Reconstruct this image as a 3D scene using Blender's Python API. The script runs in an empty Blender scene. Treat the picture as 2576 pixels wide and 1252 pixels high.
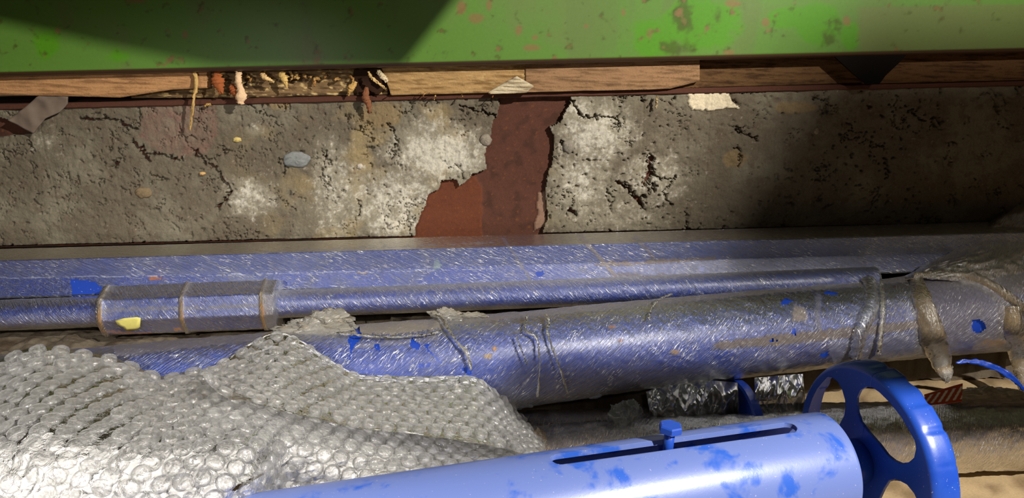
import bpy, math, random
import numpy as np
from mathutils import Vector, Matrix

random.seed(7)
rng = np.random.default_rng(7)
sc = bpy.context.scene
COL = sc.collection

# ------------------------------------------------------------------ camera
F = 1900.0
PIT, RHO = math.radians(18), math.radians(1.35)
CAM = np.array([0, -1.1, .534])
FW = np.array([0, math.cos(PIT), -math.sin(PIT)])
_r = np.array([1., 0, 0]); _u = np.array([0, math.sin(PIT), math.cos(PIT)])
RT = math.cos(RHO) * _r - math.sin(RHO) * _u
UP = math.sin(RHO) * _r + math.cos(RHO) * _u
cd = bpy.data.cameras.new('camera'); cam = bpy.data.objects.new('camera', cd); COL.objects.link(cam)
cd.sensor_width = 36; cd.lens = F / 2576 * 36; cd.clip_start = .02
cam.matrix_world = Matrix(((RT[0], UP[0], -FW[0], CAM[0]), (RT[1], UP[1], -FW[1], CAM[1]), (RT[2], UP[2], -FW[2], CAM[2]), (0, 0, 0, 1)))
sc.camera = cam

# ------------------------------------------------------------------ light
w = bpy.data.worlds.new('world'); sc.world = w; w.use_nodes = True
w.node_tree.nodes['Background'].inputs[0].default_value = (1, .80, .55, 1)
w.node_tree.nodes['Background'].inputs[1].default_value = .035


def aim(o, tgt):
    d = Vector(tgt) - o.location
    o.rotation_euler = d.to_track_quat('-Z', 'Y').to_euler()


def spot(name, loc, tgt, power, col, size, blend, radius):
    l = bpy.data.lights.new(name, 'SPOT'); l.energy = power; l.color = col
    l.spot_size = math.radians(size); l.spot_blend = blend; l.shadow_soft_size = radius
    o = bpy.data.objects.new(name, l); COL.objects.link(o); o.location = loc; aim(o, tgt); return o


LAMP = np.array([.95, -1.3, 1.2])
spot('work_lamp', tuple(LAMP), (-.05, -.25, .1), 195, (1, .95, .87), 84, .6, .014)
spot('hand_torch', (-.50, -1.05, .62), (-.46, -.38, .09), 30, (1, .96, .90), 72, 1.0, .012)
spot('phone_light', (.05, -1.14, .60), (-.1, -.3, .12), 2.0, (1, .93, .84), 80, 1.0, .012)
sc.view_settings.view_transform = 'Standard'; sc.view_settings.look = 'None'
sc.view_settings.gamma = 1; sc.view_settings.use_curve_mapping = False
sc.view_settings.exposure = -0.12

# ------------------------------------------------------------------ placing helpers


def ray(x, y): return FW + RT * (x - 1288) / F - UP * (y - 626) / F
def Yp(x, y, Y): d = ray(x, y); return CAM + d * ((Y - CAM[1]) / d[1])
def Zp(x, y, Z): d = ray(x, y); return CAM + d * ((Z - CAM[2]) / d[2])
def Tp(x, y, t): return CAM + ray(x, y) * t


def proj(P):
    v = np.asarray(P) - CAM; t = v @ FW
    return 1288 + F * (v @ RT) / t, 626 - F * (v @ UP) / t, t


def unit(v): v = np.asarray(v, float); return v / np.linalg.norm(v)


class Axis:
    """straight axis p0 + d*x, x measured along world X"""
    def __init__(s, p0, d):
        s.p0 = np.array(p0, float); s.d = np.array(d, float); s.n = unit(d)
        s.e1 = unit(np.array([0, 0, 1.]) - s.n * s.n[2]); s.e2 = np.cross(s.n, s.e1)   # e2 points to -Y side? see sgn
        if s.e2[1] > 0: s.e2 = -s.e2

    def at(s, x): return s.p0 + s.d * x

    def pt(s, x, th, r):
        """x,th,r arrays; th=0 up, + toward the camera"""
        x = np.asarray(x)[..., None]; th = np.asarray(th)[..., None]; r = np.asarray(r)[..., None]
        return s.p0 + s.d * x + r * (np.cos(th) * s.e1 + np.sin(th) * s.e2)

    def hit(s, px, py, r):
        """first hit of the sight line with the cylinder, or its closest tangent"""
        d = ray(px, py); o = CAM - s.p0
        dp = d - s.n * (d @ s.n); op = o - s.n * (o @ s.n)
        a, b, c = dp @ dp, dp @ op, op @ op - r * r
        q = b * b - a * c
        t = (-b - math.sqrt(max(q, 0))) / a
        return CAM + d * t

    def xt(s, px, py, r):
        P = s.hit(px, py, r); x = ((P - s.p0) @ s.n) / (s.d @ s.n); v = P - s.at(x)
        return x, math.atan2(v @ s.e2, v @ s.e1)

    def depth(s, px):
        lo, hi = -3., 3.
        for _ in range(50):
            m = (lo + hi) / 2
            q = s.at(m); v = q - CAM
            if v @ FW < .05 or proj(q)[0] < px: lo = m
            else: hi = m
        return proj(s.at(lo))[2]


# ------------------------------------------------------------------ numpy noise
def _h(ix, iy, s):
    n = (ix.astype(np.int64) * 374761393 + iy.astype(np.int64) * 668265263 + s * 974711) & 0xffffffff
    n = ((n ^ (n >> 13)) * 1274126177) & 0xffffffff
    return ((n ^ (n >> 16)) & 0xffff) / 65535.0


def perlin(x, y, s=0):
    x = np.asarray(x, float); y = np.asarray(y, float)
    ix, iy = np.floor(x), np.floor(y); fx, fy = x - ix, y - iy
    u, v = fx * fx * fx * (fx * (fx * 6 - 15) + 10), fy * fy * fy * (fy * (fy * 6 - 15) + 10)

    def g(a, b):
        an = _h(ix + a, iy + b, s) * 2 * math.pi
        return np.cos(an) * (fx - a) + np.sin(an) * (fy - b)
    return ((g(0, 0) * (1 - u) + g(1, 0) * u) * (1 - v) + (g(0, 1) * (1 - u) + g(1, 1) * u) * v) * 1.5


def fbm(x, y, o=4, s=0, gain=.5):
    a, t, k = 1., 0., 0.
    for i in range(o):
        t = t + a * perlin(x * 2**i, y * 2**i, s + i * 17); k += a; a *= gain
    return t / k


def worley(x, y, s=0):
    ix, iy = np.floor(x), np.floor(y); d1 = np.full(np.shape(x), 9.); d2 = d1.copy()
    for a in (-1, 0, 1):
        for b in (-1, 0, 1):
            cx, cy = ix + a + _h(ix + a, iy + b, s), iy + b + _h(ix + a, iy + b, s + 5)
            d = np.hypot(x - cx, y - cy)
            d2 = np.minimum(d2, np.maximum(d, d1)); d1 = np.minimum(d1, d)
    return d1, d2


def sst(a, b, x): t = np.clip((x - a) / (b - a), 0, 1); return t * t * (3 - 2 * t)


def inpoly(x, y, P):
    P = np.asarray(P, float); ins = np.zeros(np.shape(x), bool); j = len(P) - 1
    for i in range(len(P)):
        xi, yi = P[i]; xj, yj = P[j]
        c = ((yi > y) != (yj > y)) & (x < (xj - xi) * (y - yi) / (yj - yi + 1e-12) + xi)
        ins ^= c; j = i
    return ins


def dline(x, y, P):
    d = np.full(np.shape(x), 1e9)
    for (ax, ay), (bx, by) in zip(P[:-1], P[1:]):
        vx, vy = bx - ax, by - ay; L = vx * vx + vy * vy + 1e-12
        t = np.clip(((x - ax) * vx + (y - ay) * vy) / L, 0, 1)
        d = np.minimum(d, np.hypot(x - ax - t * vx, y - ay - t * vy))
    return d


def blob(x, y, cx, cy, rx, ry): return np.exp(-(((x - cx) / rx)**2 + ((y - cy) / ry)**2))


def lin(r, g, b):
    c = np.array([r, g, b]) / 255.
    return np.where(c < .04045, c / 12.92, ((c + .055) / 1.055)**2.4)


def mixc(a, b, f): f = np.asarray(f)[..., None]; return a * (1 - f) + np.asarray(b) * f


def catmull(P, n):
    """smooth resample of control points (k,d) to n points"""
    P = np.asarray(P, float); k = len(P); t = np.linspace(0, k - 1, n)
    i = np.minimum(t.astype(int), k - 2); f = (t - i)[:, None]
    p0, p1, p2, p3 = P[np.maximum(i - 1, 0)], P[i], P[i + 1], P[np.minimum(i + 2, k - 1)]
    return .5 * (2 * p1 + (p2 - p0) * f + (2 * p0 - 5 * p1 + 4 * p2 - p3) * f**2 + (3 * p1 - p0 - 3 * p2 + p3) * f**3)


def lerp_line(P, n):
    P = np.asarray(P, float); L = np.r_[0, np.cumsum(np.linalg.norm(np.diff(P, axis=0), axis=1))]
    s = np.linspace(0, L[-1], n)
    return np.stack([np.interp(s, L, P[:, k]) for k in range(P.shape[1])], 1)


# ------------------------------------------------------------------ mesh helpers
def gfaces(nu, nv):
    i, j = np.meshgrid(np.arange(nu - 1), np.arange(nv - 1), indexing='ij'); a = i * nv + j
    return np.stack([a, a + nv, a + nv + 1, a + 1], -1).reshape(-1, 4)


def link(name, me, parent=None):
    o = bpy.data.objects.new(name, me); COL.objects.link(o)
    if parent is not None:
        o.parent = parent; o.matrix_parent_inverse = parent.matrix_world.inverted()
    return o


def mk(name, V, Fc, mat, parent=None, smooth=True, col=None, uvw=None, flat=None, cov=None):
    V = np.asarray(V, float).reshape(-1, 3)
    me = bpy.data.meshes.new(name)
    me.from_pydata(V.tolist(), [], Fc.tolist() if isinstance(Fc, np.ndarray) else Fc)
    sm = np.full(len(me.polygons), bool(smooth))
    if flat is not None: sm[flat:] = False
    me.polygons.foreach_set('use_smooth', sm)
    if col is not None:
        a = me.color_attributes.new('Col', 'FLOAT_COLOR', 'POINT')
        c = np.ones((len(V), 4)); c[:, :3] = np.clip(np.asarray(col).reshape(-1, 3), 0, 1)
        a.data.foreach_set('color', c.ravel())
    if uvw is not None:
        a = me.attributes.new('uvw', 'FLOAT_VECTOR', 'POINT')
        a.data.foreach_set('vector', np.asarray(uvw, float).ravel())
    if cov is not None:
        me.attributes.new('cov', 'FLOAT', 'POINT').data.foreach_set('value', np.asarray(cov, float).ravel())
    me.materials.append(mat); me.update()
    return link(name, me, parent)


def paint(V, items):
    """stains, and a painted edge highlight, on a film: items (kind, data, colour, strength) -> colour and cover per vertex"""
    V = np.asarray(V).reshape(-1, 3); x, y, t = proj(V)
    n = fbm(V[:, 0] * 90, (V[:, 1] + V[:, 2]) * 90, 4, 5); m = fbm(V[:, 0] * 260, (V[:, 1] - V[:, 2]) * 260, 3, 8)
    c = np.zeros((len(V), 3)); a = np.zeros(len(V))
    for kind, d, col, st in items:
        if kind == 'e': f = blob(x, y, *d)
        elif kind == 'l': f = np.exp(-(dline(x + n * 8, y + n * 6, d[0]) / d[1])**2)
        else: f = inpoly(x + n * 10, y + m * 8, d) * 1.
        f = sst(.25, .75, f + n * .5 + m * .35) * (f > .03) * st
        c = mixc(c, lin(*col), np.where(a + f > 0, f / np.maximum(np.maximum(a, f), 1e-6), 0)); a = np.maximum(a, f)
    return c, np.clip(a, 0, 1)


def normals(V, Fc):
    V = np.asarray(V); n = np.zeros_like(V)
    fn = np.cross(V[Fc[:, 2]] - V[Fc[:, 0]], V[Fc[:, 3]] - V[Fc[:, 1]])
    for k in range(4): np.add.at(n, Fc[:, k], fn)
    return n / (np.linalg.norm(n, axis=1, keepdims=True) + 1e-12)


def thicken(V, Fc, off):
    """close a quad sheet: second side moved by off (array or per-vertex), rim added. returns V,F,first rim face"""
    V = np.asarray(V); n = len(V); V2 = V + off
    e = np.concatenate([Fc[:, [0, 1]], Fc[:, [1, 2]], Fc[:, [2, 3]], Fc[:, [3, 0]]])
    key = np.sort(e, 1); u, inv, cnt = np.unique(key[:, 0] * (2 * n) + key[:, 1], return_inverse=True, return_counts=True)
    b = e[cnt[inv] == 1]
    rim = np.stack([b[:, 1], b[:, 0], b[:, 0] + n, b[:, 1] + n], 1)
    F2 = Fc[:, ::-1] + n
    return np.concatenate([V, V2]), np.concatenate([Fc, F2, rim]), len(Fc) * 2


def used(V, Fc, *att):
    u, inv = np.unique(Fc, return_inverse=True)
    return (V[u], inv.reshape(Fc.shape)) + tuple(a[u] for a in att)


def box(name, lo, hi, mat, parent=None, bev=.0):
    x0, y0, z0 = lo; x1, y1, z1 = hi
    V = [(x0, y0, z0), (x1, y0, z0), (x1, y1, z0), (x0, y1, z0), (x0, y0, z1), (x1, y0, z1), (x1, y1, z1), (x0, y1, z1)]
    Fs = [(0, 3, 2, 1), (4, 5, 6, 7), (0, 1, 5, 4), (1, 2, 6, 5), (2, 3, 7, 6), (3, 0, 4, 7)]
    o = mk(name, V, Fs, mat, parent, False)
    if bev:
        m = o.modifiers.new('bevel', 'BEVEL'); m.width = bev; m.segments = 3
    return o


def empty(name, loc=(0, 0, 0)):
    o = bpy.data.objects.new(name, None); COL.objects.link(o); o.location = [float(v) for v in loc]; o.empty_display_size = .05
    bpy.context.view_layer.update(); return o


def tag(o, label, cat, group=None, kind=None):
    if label: o['label'] = label
    if cat: o['category'] = cat
    if group: o['group'] = group
    if kind: o['kind'] = kind
    return o


def tube(name, P, R, mat, parent=None, seg=10, col=None):
    P = np.asarray(P, float); n = len(P); R = np.broadcast_to(np.asarray(R, float), (n,))
    T = np.gradient(P, axis=0); T /= np.linalg.norm(T, axis=1, keepdims=True) + 1e-12
    ref = np.array([0, -1., .2]); A = np.cross(T, ref); A /= np.linalg.norm(A, axis=1, keepdims=True) + 1e-9; B = np.cross(T, A)
    th = np.linspace(0, 2 * math.pi, seg, endpoint=False)
    V = P[:, None] + R[:, None, None] * (np.cos(th)[None, :, None] * A[:, None] + np.sin(th)[None, :, None] * B[:, None])
    Fs = [(i * seg + j, i * seg + (j + 1) % seg, (i + 1) * seg + (j + 1) % seg, (i + 1) * seg + j) for i in range(n - 1) for j in range(seg)]
    Fs += [tuple(range(seg))[::-1], tuple((n - 1) * seg + k for k in range(seg))]
    c = None if col is None else np.broadcast_to(col, (n * seg, 3))
    return mk(name, V, Fs, mat, parent, True, c)


def ribbon(name, P, W, N, mat, parent=None, th=.0006, nw=5, col=None, curl=0.):
    """band along P, half-width W, facing N"""
    P = np.asarray(P, float); n = len(P); W = np.broadcast_to(np.asarray(W, float), (n,))
    T = np.gradient(P, axis=0); T /= np.linalg.norm(T, axis=1, keepdims=True) + 1e-12
    N = np.broadcast_to(np.asarray(N, float), (n, 3)); S = np.cross(T, N); S /= np.linalg.norm(S, axis=1, keepdims=True) + 1e-9
    k = np.linspace(-1, 1, nw)
    V = P[:, None] + S[:, None] * (W[:, None] * k)[..., None] + (N * (curl * W)[:, None])[:, None] * (1 - k**2)[None, :, None]
    V = V.reshape(-1, 3); V = V + rng.normal(0, min(th, .0008) * .7, V.shape)
    Fc = gfaces(n, nw); V2, F2, fl = thicken(V, Fc, -np.repeat(N, nw, 0) * th)
    uv = np.concatenate([V, V])
    c = None if col is None else np.broadcast_to(col, (len(V2), 3))
    return mk(name, V2, F2, mat, parent, True, c, uv, fl)


# ------------------------------------------------------------------ materials
class Nodes:
    def __init__(s, name):
        s.m = bpy.data.materials.new(name); s.m.use_nodes = True; s.t = s.m.node_tree; s.t.nodes.clear()
        s.out = s.t.nodes.new('ShaderNodeOutputMaterial')

    def n(s, ty, props=None, **kw):
        nd = s.t.nodes.new('ShaderNode' + ty)
        for k, v in (props or {}).items(): setattr(nd, k, v)
        for k, v in kw.items():
            key = int(k[1:]) if k[0] == 'i' and k[1:].isdigit() else k.replace('_', ' ')
            s.set(nd.inputs[key], v)
        return nd

    def set(s, sock, v):
        if hasattr(v, 'outputs'): v = v.outputs[0]
        if isinstance(v, bpy.types.NodeSocket): s.t.links.new(v, sock)
        else:
            if sock.type == 'RGBA' and len(v) == 3: v = (*v, 1)
            sock.default_value = v if np.isscalar(v) else tuple(float(q) for q in v)

    def math(s, op, a, b=0., clamp=False): return s.n('Math', {'operation': op, 'use_clamp': clamp}, i0=a, i1=b)

    def ramp(s, f, a, b, lo=0., hi=1.):
        return s.n('MapRange', {'interpolation_type': 'SMOOTHSTEP'}, Value=f, From_Min=a, From_Max=b, To_Min=lo, To_Max=hi)

    def mix(s, f, a, b, blend='MIX'):
        nd = s.t.nodes.new('ShaderNodeMix'); nd.data_type = 'RGBA'; nd.blend_type = blend
        s.set(nd.inputs[0], f); s.set(nd.inputs[6], a); s.set(nd.inputs[7], b); return nd.outputs[2]

    def noise(s, vec, scale, detail=4., rough=.55, dist=0.):
        nd = s.n('TexNoise', None, Scale=scale, Detail=detail, Roughness=rough, Distortion=dist)
        if vec is not None: s.set(nd.inputs['Vector'], vec)
        return nd

    def obj(s): return s.n('TexCoord').outputs['Object']
    def attr(s, a, o='Color'): nd = s.n('Attribute', {'attribute_name': a}); return nd.outputs[o]
    def done(s, sh): s.set(s.out.inputs[0], sh.outputs[0] if hasattr(sh, 'outputs') else sh); return s.m


def m_attr(name, rough=.85, amt=.35, scale=350., bump=.4, spec=.3, bscale=None, dist=.001):
    k = Nodes(name); v = k.obj(); n = k.noise(v, scale, 5, .65)
    c = k.mix(1., k.attr('Col'), k.n('MapRange', None, Value=n, To_Min=1 - amt, To_Max=1 + amt), 'MULTIPLY')
    bp = k.n('Bump', None, Strength=bump, Distance=dist, Height=k.noise(v, bscale or scale * .7, 6, .7))
    return k.done(k.n('BsdfPrincipled', None, Base_Color=c, Roughness=rough, Specular_IOR_Level=spec, Normal=bp))


def m_paint(name, col, dusty, amt=.5, scale=18., rough=.32, spec=.6):
    """blue enamel with wiped and dusty areas"""
    k = Nodes(name); v = k.obj()
    n = k.noise(v, scale, 4, .6, .25); f = k.ramp(n, .34, .46, 1 - amt - .1, 1.)
    f2 = k.math('MULTIPLY', f, amt * 1.4, True)
    c = k.mix(f2, col, dusty)
    sp = k.ramp(k.noise(v, 420, 2, .5), .70, .76)
    c = k.mix(k.math('MULTIPLY', sp, .6), c, lin(190, 190, 200))
    bp = k.n('Bump', None, Strength=.06, Distance=.001, Height=k.noise(v, 300, 3, .6))
    r = k.math('ADD', rough, k.math('MULTIPLY', f2, .12))
    return k.done(k.n('BsdfPrincipled', None, Base_Color=c, Roughness=r, Specular_IOR_Level=spec, Normal=bp))


def m_film(name, tint, dust, a0=.25, a1=.35, a2=.6, rot=35., rough=.2, bump=.7, gloss=2.2, patch=.4, lo=.55, hi=.95, scr=.5, glint=.55):
    """stretch film: clear sheet, haze in streaks, scratches, dust on the upward sides, stains and painted highlight from the Col/cov attributes"""
    k = Nodes(name)
    v0 = k.attr('uvw', 'Vector')
    v1 = k.n('Mapping', None, Vector=v0, Rotation=(0, 0, math.radians(rot)))
    v2 = k.n('Mapping', None, Vector=v1, Scale=(26, 330, 1)); st = k.noise(v2, 1., 4, .6, .5)
    v3 = k.n('Mapping', None, Vector=v1, Scale=(34, 750, 1)); st2 = k.noise(v3, 1., 3, .6, .3)
    v4 = k.n('Mapping', None, Vector=k.n('Mapping', None, Vector=v0, Rotation=(0, 0, math.radians(rot + 55))), Scale=(40, 700, 1)); st3 = k.noise(v4, 1., 2, .5, .3)
    big = k.noise(v0, 17., 4, .6, .6); mid = k.noise(v0, 70., 4, .6, .6)
    nz = k.n('SeparateXYZ', None, i0=k.n('NewGeometry').outputs['Normal']).outputs[2]
    up = k.math('MULTIPLY', k.ramp(k.math('ADD', nz, k.math('MULTIPLY', k.math('SUBTRACT', mid, .5), .6)), lo, hi), k.math('SUBTRACT', 1., k.n('NewGeometry').outputs['Backfacing']))
    pt = k.ramp(k.math('ADD', k.math('MULTIPLY', big, .7), k.math('MULTIPLY', mid, .3)), .46, .64)
    sr = k.ramp(st, .50, .72); sc2 = k.math('MAXIMUM', k.ramp(st2, .60, .68), k.math('MULTIPLY', k.ramp(st3, .66, .72), .6))
    sc2 = k.math('MULTIPLY', sc2, scr)
    cov = k.attr('cov', 'Fac')
    a = k.math('ADD', a0, k.math('MULTIPLY', sr, a1)); a = k.math('ADD', a, sc2)
    a = k.math('ADD', a, k.math('MULTIPLY', up, a2)); a = k.math('ADD', a, k.math('MULTIPLY', pt, patch * .6), True)
    a = k.math('MAXIMUM', a, cov)
    c = k.mix(k.math('MAXIMUM', up, k.math('MULTIPLY', pt, patch)), tint, dust)
    c = k.mix(k.math('MULTIPLY', sc2, 1., True), c, lin(215, 215, 220)); c = k.mix(cov, c, k.attr('Col'))
    base = k.n('MixShader', None, i0=a, i1=k.n('BsdfTransparent'), i2=k.n('BsdfDiffuse', None, Color=c))
    h = k.math('ADD', k.math('MULTIPLY', st, .55), k.math('MULTIPLY', st2, .40))
    h = k.math('ADD', h, k.math('MULTIPLY', k.noise(v0, 190., 4, .65, 1.0), .40))
    bp = k.n('Bump', None, Strength=bump * .6, Distance=.0035, Height=h)
    fr = k.math('MULTIPLY', k.n('Fresnel', None, IOR=1.5, Normal=bp), gloss, True)
    fr = k.math('MULTIPLY', fr, k.math('SUBTRACT', 1., k.math('MULTIPLY', cov, .7)))
    gl = k.n('BsdfGlossy', None, Color=(1, 1, 1), Roughness=rough, Normal=bp)
    v5 = k.n('Mapping', None, Vector=v1, Scale=(95, 620, 1)); v6 = k.n('Mapping', None, Vector=k.n('Mapping', None, Vector=v0, Rotation=(0, 0, math.radians(rot + 20))), Scale=(45, 1000, 1))
    g1 = k.ramp(k.noise(v5, 1., 2, .5, .6), .60, .66); g2 = k.ramp(k.noise(v6, 1., 2, .5, .2), .63, .68)
    gk = k.math('MULTIPLY', k.math('MAXIMUM', g1, g2), k.ramp(k.noise(v0, 34., 3, .6), .40, .62, .05, glint))
    gk = k.math('MULTIPLY', gk, k.math('SUBTRACT', 1., k.math('MULTIPLY', cov, .5)))
    sp = k.n('BsdfGlossy', None, Color=(1, 1, 1), Roughness=.36, Normal=bp)          # sharp little creases that catch the lamp
    top = k.n('MixShader', None, i0=fr, i1=base, i2=gl)
    return k.done(k.n('MixShader', None, i0=gk, i1=top, i2=sp))


def m_plastic(name, tint=(.85, .84, .80), a=.22, bump=.35, rough=.12, scale=160., gloss=1.9, rim=.5):
    """clear polythene of the bubble wrap and bags"""
    k = Nodes(name); v = k.obj()
    n = k.noise(v, scale, 4, .6, .7)
    bp = k.n('Bump', None, Strength=bump, Distance=.003, Height=n)
    fr = k.n('Fresnel', None, IOR=1.5, Normal=bp)
    fc = k.n('LayerWeight', None, Blend=.5).outputs['Facing']      # longer way through the sheet at a slant
    al = k.math('ADD', k.math('MULTIPLY', k.math('POWER', fc, 3.), rim), k.math('ADD', a, k.math('MULTIPLY', k.ramp(n, .45, .75), .18)), True)
    dif = k.n('MixShader', None, i0=.35, i1=k.n('BsdfDiffuse', None, Color=tint), i2=k.n('BsdfTranslucent', None, Color=tint))
    base = k.n('MixShader', None, i0=al, i1=k.n('BsdfTransparent'), i2=dif)
    gl = k.n('BsdfGlossy', None, Color=(1, 1, 1), Roughness=rough, Normal=bp)
    return k.done(k.n('MixShader', None, i0=k.math('MULTIPLY', fr, gloss, True), i1=base, i2=gl))


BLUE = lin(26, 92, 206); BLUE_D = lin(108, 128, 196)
M = dict(
    concrete=m_attr('concrete', .92, .38, 420, .7, .15, 300, .002),
    rust=m_attr('rusty_steel', .85, .4, 500, .6, .2, 350, .0012),
    green=m_attr('green_paint', .36, .12, 260, .10, .5, 120, .0008),
    wood=m_attr('old_timber', .9, .35, 600, .6, .1, 400, .0015),
    stone=m_attr('pebble', .85, .3, 500, .5, .2, 300, .001),
    plain=m_attr('painted', .6, .12, 300, .15, .3),
    floor=m_attr('concrete_floor', .9, .3, 380, .5, .15, 250, .0015),
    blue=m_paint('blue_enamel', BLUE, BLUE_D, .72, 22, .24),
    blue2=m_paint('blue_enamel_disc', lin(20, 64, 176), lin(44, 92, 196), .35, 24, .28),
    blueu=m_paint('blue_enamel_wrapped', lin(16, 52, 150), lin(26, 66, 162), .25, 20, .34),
    film=m_film('stretch_film', lin(104, 118, 158), lin(132, 124, 108), .08, .16, .45, 38, .2, 1.5, 1.15, .22, .66, 1.02, .32),
    filmr=m_film('stretch_film_rail', lin(110, 118, 142), lin(100, 97, 90), .12, .20, .70, -28, .2, 1.4, 1.4, .34, .75, .97, .36),
    filmt=m_film('stretch_film_tube', lin(124, 136, 168), lin(122, 116, 104), .08, .16, .34, -52, .2, 1.5, 1.7, .20, .72, 1.05, .36),
    filmb=m_film('brown_film', lin(134, 118, 94), lin(142, 122, 92), .56, .25, .3, 60, .2, 1.6, 1.1, .5, scr=.2),
    filmd=m_film('shaded_film', lin(66, 58, 48), lin(74, 64, 50), .8, .1, .1, 60, .25, 1., .6, .3, scr=.1, glint=.2),  # darker copy of the brown film, gap shade put into its colour
    filmf=m_film('film_edge', lin(150, 146, 136), lin(144, 134, 116), .40, .3, .2, 20, .2, 1.5, 1.2, .5, scr=.25),
    bubble=m_plastic('bubble_wrap', (.97, .96, .94), .08, .5, .10, 230, 1.7, .7),
    sheet=m_plastic('bubble_wrap_sheet', (.96, .95, .93), .56, .8, .15, 110, 1.5),
    bag=m_plastic('clear_bag', (.13, .145, .135), .5, .35, .16, 30, .8, .1),
)
dk = Nodes('dark_matt'); M['dark'] = dk.done(dk.n('BsdfPrincipled', None, Base_Color=lin(20, 16, 13), Roughness=.95, Specular_IOR_Level=.1))

# ================================================================== THE SETTING
FZ = -.05                         # floor level
# floor
nx, ny = 260, 160
X, Y = np.meshgrid(np.linspace(-1.3, 1.3, nx), np.linspace(-1.5, .1, ny), indexing='ij')
Zf = FZ + fbm(X * 30, Y * 30, 4, 3) * .0025
c = mixc(np.broadcast_to(lin(168, 146, 112), X.shape + (3,)), lin(120, 100, 74), sst(-.1, .4, fbm(X * 22, Y * 22, 4, 9)))
V, Fc, fl = thicken(np.stack([X, Y, Zf], -1).reshape(-1, 3), gfaces(nx, ny), np.array([0, 0, -.06]))
o = mk('floor', V, Fc, M['floor'], None, True, np.concatenate([c.reshape(-1, 3)] * 2), None, fl); o['kind'] = 'structure'

# wall: steel beam with concrete cast between its flanges
wall = empty('wall_back', (0, .05, FZ)); wall['kind'] = 'structure'
ZT, ZB = .4055, .2015
dx = .00145
xs = np.arange(-.86, .86, dx); zs = np.arange(ZB, ZT + .0005, dx)
X, Z = np.meshgrid(xs, zs, indexing='ij')
P0 = np.stack([X, np.zeros_like(X), Z], -1)
PX, PY, _ = proj(P0)
wx, wz = X + fbm(X * 45, Z * 45, 4, 2, .65) * .018, Z + fbm(X * 45, Z * 45, 4, 4, .65) * .018
H = fbm(X * 14, Z * 14, 4, 11) * .0035 + fbm(X * 90, Z * 90, 4, 12) * .0018
H += np.abs(fbm(X * 200, Z * 200, 3, 15)) * .0008
d1, d2 = worley(wx * 26, wz * 30, 21)
crk = sst(.06, .0, d2 - d1) * sst(.10, .40, fbm(X * 16, Z * 16, 3, 31))
H -= crk * .009
d1, d2 = worley(wx * 75, wz * 85, 27)
crk2 = sst(.07, .0, d2 - d1) * sst(.12, .40, fbm(X * 22, Z * 22, 3, 37) + .0)
H -= crk2 * .007
pit = sst(.36, .52, fbm(X * 110, Z * 130, 2, 41)) * sst(-.25, .3, fbm(X * 8, Z * 8, 2, 43))
H -= pit * .006
CR = [([(205, 298), (240, 302), (268, 296), (300, 306), (318, 320), (344, 326)], 4, .012),
      ([(335, 355), (343, 372), (356, 374), (364, 398), (372, 400)], 6, .014),
      ([(372, 388), (400, 386), (440, 400), (455, 405)], 4, .012),
      ([(488, 380), (500, 390), (514, 408)], 5, .012),
      ([(352, 262), (348, 296), (346, 330)], 2.2, .008),
      ([(530, 415), (548, 430), (560, 455), (582, 470), (570, 500), (546, 520)], 4.5, .01),
      ([(70, 350), (80, 372), (88, 382)], 3, .009), ([(285, 410), (296, 414), (284, 418)], 4, .01),
      ([(1640, 396), (1634, 420), (1640, 436), (1622, 462)], 8, .015),
      ([(1640, 440), (1680, 450), (1700, 446)], 3, .009),
      ([(1556, 460), (1572, 468), (1590, 486), (1608, 506)], 6, .012),
      ([(1648, 462), (1630, 486), (1608, 500), (1614, 520)], 5, .012),
      ([(1700, 446), (1668, 480), (1690, 520)], 2.5, .008),
      ([(1436, 250), (1450, 272), (1458, 292), (1500, 296)], 4, .01),
      ([(1500, 290), (1558, 300), (1556, 330)], 3, .008), ([(1410, 352), (1424, 366), (1436, 384)], 3.5, .009),
      ([(1160, 268), (1200, 280), (1250, 292)], 3, .008), ([(975, 310), (1000, 350), (985, 400)], 2.4, .007),
      ([(1432, 530), (1448, 538)], 7, .01), ([(700, 400), (720, 420), (712, 440)], 2.5, .007),
      ([(820, 380), (812, 440), (828, 470)], 2.5, .006), ([(1855, 330), (1880, 340), (1910, 350)], 3.5, .008),
      ([(1850, 370), (1862, 380), (1858, 420)], 2.2, .007), ([(2230, 400), (2236, 420), (2228, 450)], 2.6, .007),
      ([(2290, 270), (2310, 300), (2330, 304)], 2.6, .006), ([(900, 505), (905, 530), (896, 550)], 2.6, .007)]
jx, jy = PX + fbm(X * 150, Z * 150, 3, 51) * 14, PY + fbm(X * 150, Z * 150, 3, 53) * 14
for pl, wd, dp in CR:
    H -= sst(wd * 1.1, wd * .5, dline(jx, jy, pl)) * dp * 1.3
# embedded lumps by the right crack
H += blob(PX, PY, 1650, 470, 46, 38) * .006 + blob(PX, PY, 1480, 330, 60, 60) * .004
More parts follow.
